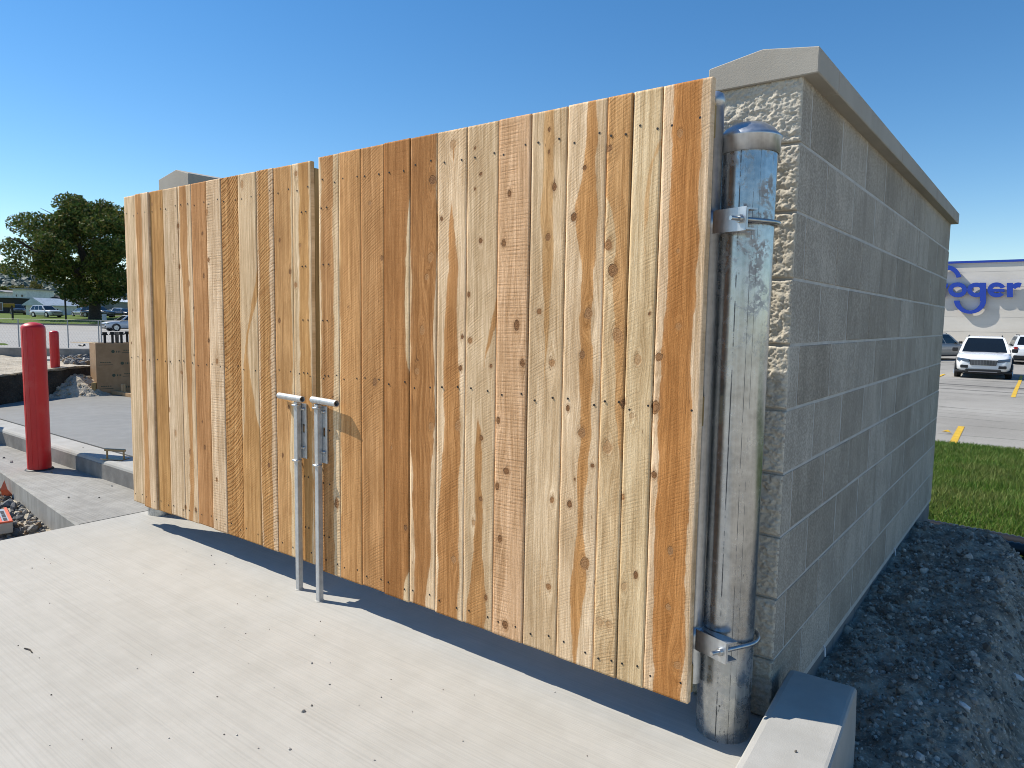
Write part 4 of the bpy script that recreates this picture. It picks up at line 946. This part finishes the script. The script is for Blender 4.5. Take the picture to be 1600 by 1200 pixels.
def stripe(pts, w, name, label, mat, zf):
    V = []
    for i, p in enumerate(pts): V += [(p[0]-w/2, p[1], zf(p[1])), (p[0]+w/2, p[1], zf(p[1]))]
    b = MB(); b.add(V, [(2*i, 2*i+1, 2*i+3, 2*i+2) for i in range(len(pts)-1)]); o = b.build(name, mat); struct(o, label)
zl = lambda y: float(lotz(y))+.006
stripe([(-1.10, 12.34), (-1.16, 13.6), (-1.23, 15.2)], .10, 'parking_line', 'yellow parking line beside the lawn', M['yellow'], zl)
stripe([(-.80, 24.6), (-.86, 28), (-.95, 34.5), (-1.05, 40)], .11, 'parking_line', 'yellow parking line right of the white car', M['yellow'], zl)
stripe([(-3.62, 27.8), (-3.7, 31), (-3.9, 38)], .11, 'parking_line', 'yellow parking line left of the white car', M['yellow'], zl)
stripe([(-6.3, 28), (-6.6, 38)], .11, 'parking_line', 'yellow parking line behind the wall', M['yellow'], zl)
stripe([(2.2, 26), (2.3, 38)], .11, 'parking_line', 'yellow parking line further right', M['yellow'], zl)
p = onz(1478, 675, -.51); b = MB(); b.add([(-.07, 0, .02), (-.01, -.05, .035), (.08, .01, .012), (.02, .07, .05), (0, .01, .018)], [(0, 1, 4), (1, 2, 4), (2, 3, 4), (3, 0, 4)]); o = b.build('fallen_leaf', M['yellow']); o.location = (p.x, p.y, float(lotz(p.y))+.003); tag(o, 'yellow fallen leaf on the asphalt beside the yellow line', 'leaf')

# ================================================================== STORE
WALLY = 70.
st_ = thing('store_building', 'long pale store building with blue roof trim and a big blue sign', 'building', (-3, WALLY, -1))
b = MB()
for i in range(13):     # masonry courses as shallow bands
    z0 = i*.62; b.box(-45, 45, 0 if i % 2 else .008, 30, z0, min(z0+.612, 7.55))
b.box(-44.9, 44.9, .016, 29.9, 0, 7.54); b.build('wall', M['storewall'], st_)
b = MB(); b.box(-45.2, 45.2, -.12, 30.2, 7.55, 7.73); b.build('roof_trim', M['signblue'], st_)
b = MB(); b.box(-45, 45, -1.3, -.02, 0, .22, .02); b.build('yellow_kerb', M['yellowworn'], st_)
def zk(x, y): return (1400+x/6, 380+y/6)
def wallpt(x, y): q = ony(*zk(x, y), WALLY); return (q.x, q.z)
sg = thing('store_sign', 'big blue raised channel-letter sign with looping tails on the store wall', 'sign', (wallpt(800, 440)[0], WALLY, wallpt(800, 440)[1]))
def letter(name, polys):
    b = MB(); ox, oz = sg.location.x, sg.location.z
    for pi, outer in enumerate(polys):
        pts = [wallpt(*q) for q in outer]; pts = [(x-ox, z-oz) for x, z in pts]
        # strips: list of (outer,inner) pairs -> quads with depth
        n = len(pts)//2; o, i_ = pts[:n], pts[n:]
        F0, F1 = -.34-.012*pi, -.16+.012*pi
        vs = [(x, F0, z) for x, z in o]+[(x, F0, z) for x, z in i_]+[(x, F1, z) for x, z in o]+[(x, F1, z) for x, z in i_]
        fs = []
        for k in range(n-1): fs += [(k, k+1, n+k+1, n+k), (2*n+k, 3*n+k, 3*n+k+1, 2*n+k+1), (k, 2*n+k, 2*n+k+1, k+1), (n+k, n+k+1, 3*n+k+1, 3*n+k)]
        fs += [(0, n, 3*n, 2*n), (n-1, 3*n-1, 4*n-1, 2*n-1)]
        b.add(vs, fs)
    b.build(name, M['signblue'], sg)
def arc(cx, cy, rx, ry, ix, iy, a0, a1, n=28, icx=0, icy=0):
    A_ = [math.radians(a0+(a1-a0)*k/(n-1)) for k in range(n)]
    return [(cx+rx*math.cos(a), cy-ry*math.sin(a)) for a in A_]+[(cx+icx+ix*math.cos(a), cy+icy-iy*math.sin(a)) for a in A_]
bar = lambda x0, y0, x1, y1: [(x0, y0), (x1, y0), (x0, y1), (x1, y1)]
letter('letter', [bar(285, 215, 345, 508), arc(485, 345, 132, 135, 88, 92, 178, 12), [(338, 352), (368, 508), (392, 352), (428, 508)]])   # K with its arc
letter('letter', [bar(436, 372, 468, 508), [(464, 402), (492, 374), (464, 438), (490, 408)]])
letter('letter', [arc(581, 439, 87, 70, 44, 30, 0, 360)])
letter('letter', [arc(757, 439, 86, 68, 40, 29, 30, 330), bar(790, 372, 848, 545), arc(698, 535, 150, 127, 98, 96, 0, -178)])
letter('letter', [arc(946, 439, 86, 70, 40, 32, -40, -360+22), bar(880, 430, 1018, 456)])
letter('letter', [bar(1040, 374, 1098, 508), arc(1150, 450, 80, 80, 36, 34, 150, 68)])

# ================================================================== CARS
def car(label, paintm, loc, rz, kind='suv', detail=True, group='parked cars'):
    c = thing('parked_car', label, 'car', loc, rz, group)
    Lh = 2.5 if kind != 'sedan' else 2.35; W = 1.0 if kind != 'sedan' else .9
    belt = 1.06 if kind != 'sedan' else .92; roof = 1.74 if kind != 'sedan' else 1.42; hood = 1.08 if kind != 'sedan' else .9
    # lower body: sections along x (front +x)
    S = [(-Lh, .50, .86, .78), (-Lh+.06, .36, belt-.04, .90), (-Lh+.35, .30, belt, .97), (-1.2, .27, belt, 1.0), (.4, .27, belt, 1.0), (1.05, .27, belt-.01, 1.0), (1.5, .28, hood-.02, .985), (Lh-.45, .30, hood-.09, .96), (Lh-.14, .32, hood-.17, .90), (Lh-.02, .40, hood-.27, .80), (Lh, .52, hood-.42, .74)]
    b = MB(); vs = []
    for x, zl_, zt, hw in S:
        hw = hw*W; zm = zl_+(zt-zl_)*.55
        half = [(0, zl_), (hw*.86, zl_), (hw*.97, zl_+.10), (hw, zm), (hw*.985, zm+(zt-zm)*.6), (hw*.93, zt-.03), (hw*.85, zt), (hw*.4, zt+.035), (0, zt+.045)]
        full = half+[(-y, z) for y, z in half[-2:0:-1]]; vs += [(x, y, z) for y, z in full]
    k = len(full); fs = [(i*k+j, i*k+(j+1) % k, (i+1)*k+(j+1) % k, (i+1)*k+j) for i in range(len(S)-1) for j in range(k)]
    fs += [tuple(range(k)), tuple(range(len(vs)-1, len(vs)-k-1, -1))]; b.add(vs, fs, True); b.build('body', paintm, c)
    # cabin
    if kind == 'pickup': xb, xr, xf, xw = -.75, -.6, .1, .95
    elif kind == 'sedan': xb, xr, xf, xw = -1.95, -1.15, .15, 1.05
    else: xb, xr, xf, xw = -2.42, -2.05, .25, 1.12
    hb, hr = .93*W, .70*W; zb_ = belt-.02
    def cab(x0, x1, y, z): return [(x0, -y, z), (x1, -y, z), (x1, y, z), (x0, y, z)]
    lv = [cab(xb, xw, hb, zb_), cab(xb+(xr-xb)*.6, xw+(xf-xw)*.6, hb+(hr-hb)*.55, zb_+(roof-zb_)*.58), cab(xr, xf, hr, roof-.05), cab(xr+.1, xf-.12, hr-.12, roof)]
    b = MB(); vs = sum(lv, []); fs = [(i*4+j, i*4+(j+1) % 4, i*4+4+(j+1) % 4, i*4+4+j) for i in range(3) for j in range(4)]+[(12, 13, 14, 15)]; b.add(vs, fs); b.build('cabin', paintm, c)
    def quad(name, P, m_, off=.006):
        P = [Vector(p) for p in P]; nrm = (P[1]-P[0]).cross(P[2]-P[0]).normalized(); ctr = sum(P, Vector())/4
        if nrm.dot(ctr-Vector((ctr.x*.7 if abs(nrm.x) < .5 else 0, 0, 1.0))) < 0: nrm = -nrm
        b = MB(); b.add([p+nrm*off for p in P]+[p-nrm*.01 for p in P], [(0, 1, 2, 3), (4, 7, 6, 5), (0, 4, 5, 1), (1, 5, 6, 2), (2, 6, 7, 3), (3, 7, 4, 0)]); b.build(name, m_, c)
    def lerp(i, j, f): return [p+(q-p)*f for p, q in zip(i, j)]
    z0, z2 = lv[0], lv[2]
    def face(a, b_, s0, s1, t0, t1):   # bilinear patch on the cabin side a->b
        def pt(s, t):
            lo = lerp(z0[a], z0[b_], s); hi = lerp(z2[a], z2[b_], s); md0, md1 = lerp(lv[1][a], lv[1][b_], s), None
            return lerp(lo, md0, t/.58) if t <= .58 else lerp(md0, hi, (t-.58)/.42)
        return [pt(s0, t0), pt(s1, t0), pt(s1, t1), pt(s0, t1)]
    for t0, t1 in ((.06, .58), (.58, .96)):
        quad('windshield', face(1, 2, .06, .94, t0, t1), M['glass']); quad('rear_window', face(0, 3, .08, .92, max(t0, .2), t1), M['glass'])
        for a, b_ in ((0, 1), (3, 2)):
            segs = ((.05, .28), (.31, .58), (.61, .93)) if kind != 'pickup' else ((.08, .45), (.5, .9))
            for s0, s1 in segs: quad('side_window', face(a, b_, s0, s1, t0, t1), M['glass'])
    rw = .37 if kind != 'sedan' else .32
    for x in (-1.48, 1.48):
        for s in (-1, 1):
            yo = s*W
            b = MB(); b.tube([(x, yo-s*.10, rw+.02), (x, yo+s*.006, rw+.02)], rw+.075, 24); b.build('wheel_arch', M['black'], c)
            b = MB(); b.tube([(x, yo-s*.22, rw), (x, yo-s*.205, rw), (x, yo+s*.005, rw), (x, yo+s*.02, rw)], [rw-.05, rw, rw, rw-.04], 28); w_ = b.build('wheel', M['rubber'], c)
            b = MB(); b.tube([(x, yo+s*.015, rw), (x, yo+s*.026, rw)], rw*.66, 24)
            for q in range(5): a = q*1.2566; b.tube([(x+math.cos(a)*.05, yo+s*.03, rw+math.sin(a)*.05), (x+math.cos(a)*rw*.6, yo+s*.03, rw+math.sin(a)*rw*.6)], .028, 6)
            b.build('rim', M['rim'], w_)
    xf_ = Lh
    b = MB(); b.box(-Lh+.02, Lh-.10, -W*.99-.004, W*.99+.004, .24, .34, .03); b.build('sill', M['black'], c)
    # front
    b = MB(); b.add([(xf_+.012, -.50, .80), (xf_+.012, .50, .80), (xf_+.03, .44, .58), (xf_+.03, -.44, .58), (xf_-.10, -.52, .80), (xf_-.10, .52, .80), (xf_-.10, .44, .58), (xf_-.10, -.44, .58)], [(0, 1, 2, 3), (4, 7, 6, 5), (0, 4, 5, 1), (1, 5, 6, 2), (2, 6, 7, 3), (3, 7, 4, 0)]); gr_ = b.build('grille', M['black'], c)
    b = MB()
    for z in (.61, .65, .69, .73, .77): b.box(xf_+.022, xf_+.040, -.47, .47, z-.007, z+.007)
    for y in np.linspace(-.4, .4, 9): b.box(xf_+.024, xf_+.038, y-.006, y+.006, .585, .795)
    b.build('grille_bars', M['chrome'], gr_)
    for s in (-1, 1):
        b = MB(); b.add([(xf_+.035, s*.50, .82), (xf_-.07, s*.91*W, .88), (xf_-.05, s*.91*W, .76), (xf_+.035, s*.50, .70), (xf_-.16, s*.45, .81), (xf_-.36, s*.94*W, .86), (xf_-.34, s*.94*W, .75), (xf_-.16, s*.45, .71)], [(0, 1, 2, 3), (4, 7, 6, 5), (0, 4, 5, 1), (1, 5, 6, 2), (2, 6, 7, 3), (3, 7, 4, 0)]); b.build('headlight', M['lamp'], c)
        b = MB(); b.box(xf_-.2, xf_+.012, s*.66-.14, s*.66+.14, .45, .58, .02); b.build('fog_light', M['black'], c)
        b = MB(); b.box(xw-.28, xw-.14, s*(hb+.14)-.11, s*(hb+.14)+.11, belt+.03, belt+.19, .03); b.build('mirror', M['black'] if kind != 'sedan' else paintm, c)
        b = MB(); b.box(-Lh-.012, -Lh+.16, s*.80*W-.09, s*.80*W+.09, .78, 1.06 if kind != 'sedan' else .86, .02); b.build('tail_light', M['redlamp'], c)
        if kind == 'suv':
            b = MB(); b.tube([(-1.9, s*.62*W, roof-.01), (-1.8, s*.62*W, roof+.04), (0, s*.62*W, roof+.04), (.1, s*.62*W, roof-.01)], .016, 6); b.build('roof_rail', M['black'], c)
    b = MB(); b.box(xf_-.2, xf_+.02, -.62, .62, .27, .42, .03); b.build('lower_intake', M['black'], c)
    b = MB(); b.box(xf_-.1, xf_+.035, -.5, .5, .29, .325, .01); b.build('skid_plate', M['chrome'], c)
    b = MB(); b.box(-Lh-.03, -Lh+.2, -.9*W, .9*W, .36, .56, .04); b.build('bumper', M['black'], c)
    b = MB(); b.box(-Lh-.036, -Lh+.02, -.16, .16, .70, .82); b.build('number_plate', M['plate'], c)
    return c
def face_angle(p, off=0.): return math.atan2(-p[1], -p[0])+math.radians(off)
def park(label, pm, u, dep, zf, head, kind='suv', group='parked cars'):
    p = at(u, 500, dep); return car(label, pm, (p.x, p.y, zf(p.x, p.y)), head, kind, True, group)
zr = lambda x, y: float(lotz(y))+.004
G1 = 'cars parked in front of the store'; G2 = 'cars parked near the houses'
pw = park('white sport utility car with its front toward the viewer, in front of the store', M['carwhite'], 1542, 31.5, zr, math.radians(-86.5), group=G1)
park('white sport utility car seen from behind at the right edge of the photo', M['carwhite'], 1609, 43.5, zr, math.radians(97), group=G1)
park('champagne sport utility car half hidden behind the block wall', M['cartan'], 1465, 47.0, zr, math.radians(62), group=G1)
zl2 = lambda x, y: float(leftz(x*FH.x+y*FH.y))+.12
perp = math.atan2(-RH.y, -RH.x)
park('silver sport utility car standing side-on on the far lawn before the white shed', M['carsilver'], 73, 104, zl2, math.atan2(RH.y, RH.x)-.42, group=G2)
park('dark pickup truck beside the dark shop, left of the white shed', M['cardark'], 29, 118, zl2, math.atan2(RH.y, RH.x)-.9, 'pickup', G2)
park('grey car shaded under the big tree, left of the trunk', M['cargrey'], 130, 112, zl2, math.atan2(RH.y, RH.x)+2.5, 'sedan', G2)
park('black car shaded under the big tree, right of the trunk', M['cardark'], 154, 108, zl2, math.atan2(RH.y, RH.x)-.3, 'suv', G2)
park('white car beyond the tree at the gate edge, above a dark one', M['carwhite'], 184, 122, zl2, math.atan2(RH.y, RH.x)-1.2, 'sedan', G2)
park('dark car just in front of the white one at the gate edge', M['cardark'], 194, 110, zl2, math.atan2(RH.y, RH.x)-.5, 'sedan', G2)
park('pale grey sport utility car on the street, half hidden by the gate edge', M['carsilver'], 199, 78, lambda x, y: float(leftz(x*FH.x+y*FH.y))+.01, math.atan2(RH.y, RH.x)-2.3, 'suv', G2)

pw.scale = (1.02, 1.02, 1.02)
# ================================================================== LEFT BACKGROUND
def house(name, label, u0, u1, vb, vt, dep, depth_m, wallm, roofm, pitch=.0, over=.25, cat='house', feats=(), rot=0.):
    a, c = at(u0, vb, dep), at(u1, vb, dep); top = at((u0+u1)/2, vt, dep).z; z0 = a.z-.4
    g = thing(name, label, cat, (a.x, a.y, z0), math.atan2(c.y-a.y, c.x-a.x)+rot); w = math.hypot(c.x-a.x, c.y-a.y); h = top-z0
    eave = h-pitch
    b = MB(); b.box(0, w, 0, depth_m, 0, eave); b.build('wall', wallm, g)
    b = MB()
    if pitch > .05: b.prism([(-over, eave-.02), (w+over, eave-.02), (w+over, eave+.1), (w/2, eave+pitch), (-over, eave+.1)], 'y', -over, depth_m+over)
    else: b.box(-over, w+over, -over, depth_m+over, eave, eave+.25)
    b.build('roof', roofm, g)
    for (kind, x0, x1, y0, y1) in feats:
        b = MB(); b.box(w*x0, w*x1, -.05, .05, eave*y0, eave*y1); p = b.build(kind, M['houseblack'] if kind == 'door' else M['housewhite'], g)
        if kind == 'window': b = MB(); b.box(w*x0+.1, w*x1-.1, -.07, .0, eave*y0+.1, eave*y1-.1); b.build('pane', M['pane'], p)
    return g
house('shop_building', 'low dark shop with a pale metal roof at the left edge', -30, 19, 491, 465, 128, 12, M['houseblack'], M['roofmetal'], 0, .4, 'shop', [('window', .55, .72, .3, .75), ('door', .8, .9, 0, .75)])
house('house', 'pale house with a grey hip roof, far left above the dark shop', -12, 9, 475, 453, 175, 10, M['housewhite'], M['housegrey'], .6, .5, 'house', [('window', .2, .4, .4, .7), ('window', .6, .8, .4, .7)])
house('house', 'white house with flat grey roof standing between shop and shed', 21, 42, 480, 452, 165, 10, M['housewhite'], M['housegrey'], 0, .5, 'house', [('window', .2, .35, .4, .75), ('window', .6, .8, .4, .75)])
house('house', 'tan-roofed bungalow in front of the white house', 17, 40, 487, 470, 145, 8, M['cream'], M['rooftan'], 1.0, .6, 'house', [('window', .3, .5, .35, .75)])
house('shed', 'small white shed with a pale metal roof behind the silver car', 41, 68, 493, 465, 116, 9, M['housewhite'], M['roofmetal'], 1.3, .4, 'shed', [('window', .55, .72, .3, .62), ('door', .78, .92, 0, .7)])
house('house', 'rust-coloured house partly hidden under the big tree', 68, 110, 489, 463, 138, 9, M['houserust'], M['houseblack'], 1.2, .5, 'house', [('window', .1, .25, .35, .7), ('window', .35, .5, .35, .7), ('door', .6, .7, 0, .7)])
house('house', 'grey house with a pale roof behind the tree trunk', 112, 178, 489, 464, 150, 10, M['housegrey'], M['roofmetal'], 1.0, .6, 'house', [('window', .1, .22, .4, .7), ('window', .5, .65, .4, .7)])
def pole(name, label, u, vb, dep, h, r, mat, cat):
    p = at(u, vb, dep); z = float(leftz(p.x*FH.x+p.y*FH.y))+.05; b = MB(); b.tube([(0, 0, -.3), (0, 0, h)], r, 8); o = b.build(name, mat); o.location = (p.x, p.y, z); return tag(o, label, cat)
pole('utility_pole', 'thin wooden pole in front of the silver car', 103, 497, 96, 3.4, .12, M['bark'], 'pole')
pole('standpipe', 'short white standpipe on the lawn right of the trunk', 163, 497, 97, .95, .30, M['housewhite'], 'standpipe')
p = at(20, 499, 94); z = float(leftz(94))+.05
g = thing('roadside_sign', 'small ochre roadside sign on a dark post in the lawn', 'sign', (p.x, p.y, z), math.atan2(RH.y, RH.x)); b = MB(); b.tube([(0, 0, -.2), (0, 0, 2.0)], .13, 8); b.build('leg', M['houseblack'], g)
b = MB(); b.box(-1.15, .35, -.05, .05, 1.75, 2.25, .02); b.build('panel', M['signyellow'], g)
# chain-link fence on the lot edge
fs_ = 26.; P0, P1 = at(-60, 541, fs_), at(240, 538, fs_)
g = thing('chain_link_fence', 'low chain-link fence along the near side of the street', 'fence', (0, 0, 0))
zf = lambda p: float(leftz(p.x*FH.x+p.y*FH.y))
topz = 1.05
for u in (-40, 30, 107, 155, 159, 210):
    p = at(u, 540, fs_); b = MB(); b.tube([(p.x, p.y, zf(p)-.2), (p.x, p.y, zf(p)+topz)], .021, 8); b.build('fence_post', M['wire'], g)
b = MB(); pa, pb = at(-40, 540, fs_), at(210, 540, fs_); b.tube([(pa.x, pa.y, zf(pa)+topz), (pb.x, pb.y, zf(pb)+topz)], .007, 6); b.build('top_rail', M['wire'], g)
b = MB(); dvec = pb-pa; Lf = math.hypot(dvec.x, dvec.y); nW = int(Lf/.11)
for i in range(nW):
    for s in (0, 1):
        t0 = i/nW; t1 = min(1, max(0, t0+(1 if s else -1)*topz*.6/Lf)); q0 = pa+dvec*t0; q1 = pa+dvec*t1
        b.add([(q0.x, q0.y, zf(pa)+.05), (q0.x+.004, q0.y, zf(pa)+.05), (q1.x+.004, q1.y, zf(pa)+topz), (q1.x, q1.y, zf(pa)+topz), (q0.x, q0.y+.004, zf(pa)+.05)], [(0, 1, 2, 3), (0, 4, 2)])
stuff(b.build('wire_mesh', M['wire'], g, fix=False))
pa, pb = at(111, 526.5, 36), at(150, 526, 36)
b = MB(); za = zf(pa)+.01; dd = (pb-pa); nn = Vector((-dd.y, dd.x, 0)).normalized()*.22
b.add([(pa.x-nn.x, pa.y-nn.y, za), (pb.x-nn.x, pb.y-nn.y, zf(pb)+.01), (pb.x+nn.x, pb.y+nn.y, zf(pb)+.012), (pa.x+nn.x, pa.y+nn.y, za)], [(0, 1, 2, 3)]); struct(b.build('street_marking', M['yellowworn']), 'faded pale yellow line on the street')
p = at(128, 540.5, 19); V, Fc = lumps(np.array([[0, 0, 0]]), np.array([.09])); o = npmesh('dark_rag', V*np.array([1.6, 1, .5]), Fc, M['black']); o.location = (p.x, p.y, p.z+.02); tag(o, 'dark scrap lying on the far kerb', 'scrap')

# trees
def tree(label, u, vb, dep, H, Wd, nclump, ncard, lm, seed, cs=.42, trunk_r=.55, base_frac=.17, lean=0., core=.35):
    rng = np.random.default_rng(seed); p = at(u, vb, dep); z = float(leftz(p.x*FH.x+p.y*FH.y))
    g = thing('tree', label, 'tree', (p.x, p.y, z)); b = MB()
    b.tube([(0, 0, -.5), (.05, 0, .6), (0, .1, H*.16), (.1, .1, H*.30)], [trunk_r*1.25, trunk_r, trunk_r*.85, trunk_r*.7], 12)
    tips = []
    for i in range(13):
        a = i*2.4+rng.uniform(-.3, .3); rr = Wd*.5*rng.uniform(.35, .85); zt = H*rng.uniform(.45, .92); s0 = H*rng.uniform(.16, .32)
        m_ = Vector((math.cos(a)*rr*.45, math.sin(a)*rr*.45, s0+(zt-s0)*.6)); t_ = Vector((math.cos(a)*rr, math.sin(a)*rr, zt)); b.tube([(0, .1, s0), m_, t_], [trunk_r*.5, trunk_r*.28, trunk_r*.08], 7)
        for j in range(4):
            a2 = a+rng.uniform(-1, 1); q = m_+(t_-m_)*rng.uniform(.1, .9); e_ = q+Vector((math.cos(a2)*Wd*.13, math.sin(a2)*Wd*.13, H*rng.uniform(.02, .12))); b.tube([q, q+(e_-q)*.5+Vector((0, 0, .2)), e_], [trunk_r*.13, trunk_r*.08, trunk_r*.03], 5)
    b.build('trunk', M['bark'], g)
    cl = []
    for i in range(nclump):
        d = rng.normal(size=3); d /= np.linalg.norm(d); r = rng.uniform(.35, 1)**.6; zc = H*(base_frac+(1-base_frac)*.5); hz = H*(1-base_frac)*.5
        w = 1.0-.18*max(d[2], 0)
        cl.append((np.array([d[0]*Wd*.5*r*w*.88, d[1]*Wd*.5*r*w*.88, zc+d[2]*hz*r*.87]), rng.uniform(.06, .125)*Wd))
    Ps = []
    for i in range(ncard):
        c, r = cl[int(rng.random()*len(cl))]; d = rng.normal(size=3); d /= np.linalg.norm(d)
        Ps.append(c+d*np.array([r, r, r*.75])*rng.random()**.36)
    Ps = np.array(Ps); Ps = Ps[Ps[:, 2] > H*base_frac*.75]
    V, Fc = cards(Ps, rng.uniform(.55, 1.2, len(Ps))*cs); npmesh('crown', V, Fc, lm, g)
    return g
tree('broad dark-green shade tree towering over the houses, left of the gates', 148, 497, 100, 17.6, 22.5, 95, 52000, M['leaf'], 3, .30, .8, .11)
tree('small yellow-green tree above the white house, left of the big tree', 46, 478, 185, 8.5, 11, 40, 2500, M['leaf2'], 5, .45, .3)
tree('round green tree behind the shop at the left edge', 12, 470, 200, 7.5, 10, 30, 2200, M['leaf'], 8, .5, .3)
tree('low dark tree between the white house and the yellow-green tree', 33, 474, 205, 7, 9, 30, 2000, M['leaf'], 9, .5, .3)
# wooded hill
S_, T_ = np.meshgrid(np.linspace(420, 1000, 60), np.linspace(-950, -60, 130)); X, Y = st(S_, T_)
u_ = T_/S_
Zh = -1.2+np.interp(S_, [420, 640, 800, 1000], [0, 32, 48, 46])*np.interp(u_, [-1.2, -.80, -.735, -.66, -.5], [.9, 1.0, 1.02, .74, .45])+6*np.abs(fbm(X*.012, Y*.012))
struct(gridmesh('hill', X, Y, Zh, M['lawn']), 'distant wooded hill')
n = 16000; s = RNG.uniform(430, 840, n); t = s*RNG.uniform(-1.1, -.5, n); x, y = st(s, t)
zz = -1.2+np.interp(s, [420, 640, 800, 1000], [0, 32, 48, 46])*np.interp(t/s, [-1.2, -.80, -.735, -.66, -.5], [.9, 1.0, 1.02, .74, .45])+6*np.abs(fbm(x*.012, y*.012))
V, Fc = lumps(np.stack([x, y, zz+2], 1), RNG.uniform(2.5, 5.5, n)); stuff(npmesh('hill_woods', V, Fc, M['hillleaf']), 'far-off woods covering the hill', 'woods')

# ================================================================== LITTER ON THE PAD
spots = [(474, 1112, .012), (487, 1103, .006), (487, 1037, .008), (515, 1070, .006), (453, 1171, .008), (370, 1149, .006), (350, 1148, .004), (264, 1154, .004), (585, 1188, .005), (692, 1078, .004), (611, 1062, .004), (174, 1169, .004), (330, 868, .006), (335, 882, .005), (516, 1036, .004), (428, 1075, .004), (88, 706, .012), (80, 739, .02), (107, 778, .018), (155, 778, .012), (175, 760, .012), (18, 723, .02), (6, 716, .014), (130, 700, .01), (1243, 1175, .008)]
P = []; S = []
for u, v, s in spots: q = onz(u, v, .15 if u > 1200 or (u == 130) else 0.); P.append((q.x, q.y, q.z+s*.2)); S.append(s*.7)
n = 70; x = RNG.uniform(-4.4, -.8, n); y = RNG.uniform(.4, 1.95, n); P += list(zip(x, y, [.001]*n)); S += list(RNG.uniform(.0012, .0032, n))
V, Fc = lumps(np.array(P), np.array(S)); stuff(npmesh('litter', V, Fc, M['clod']), 'small crumbs of dirt scattered on the concrete', 'crumbs')
p = onz(38, 1014, 0); b = MB(); b.tube([(0, 0, .003), (.03, .008, .005), (.06, .006, .003)], .0022, 5); o = b.build('twig', M['bark']); o.location = (p.x, p.y, 0); tag(o, 'tiny dark twig lying on the concrete at the left', 'twig')
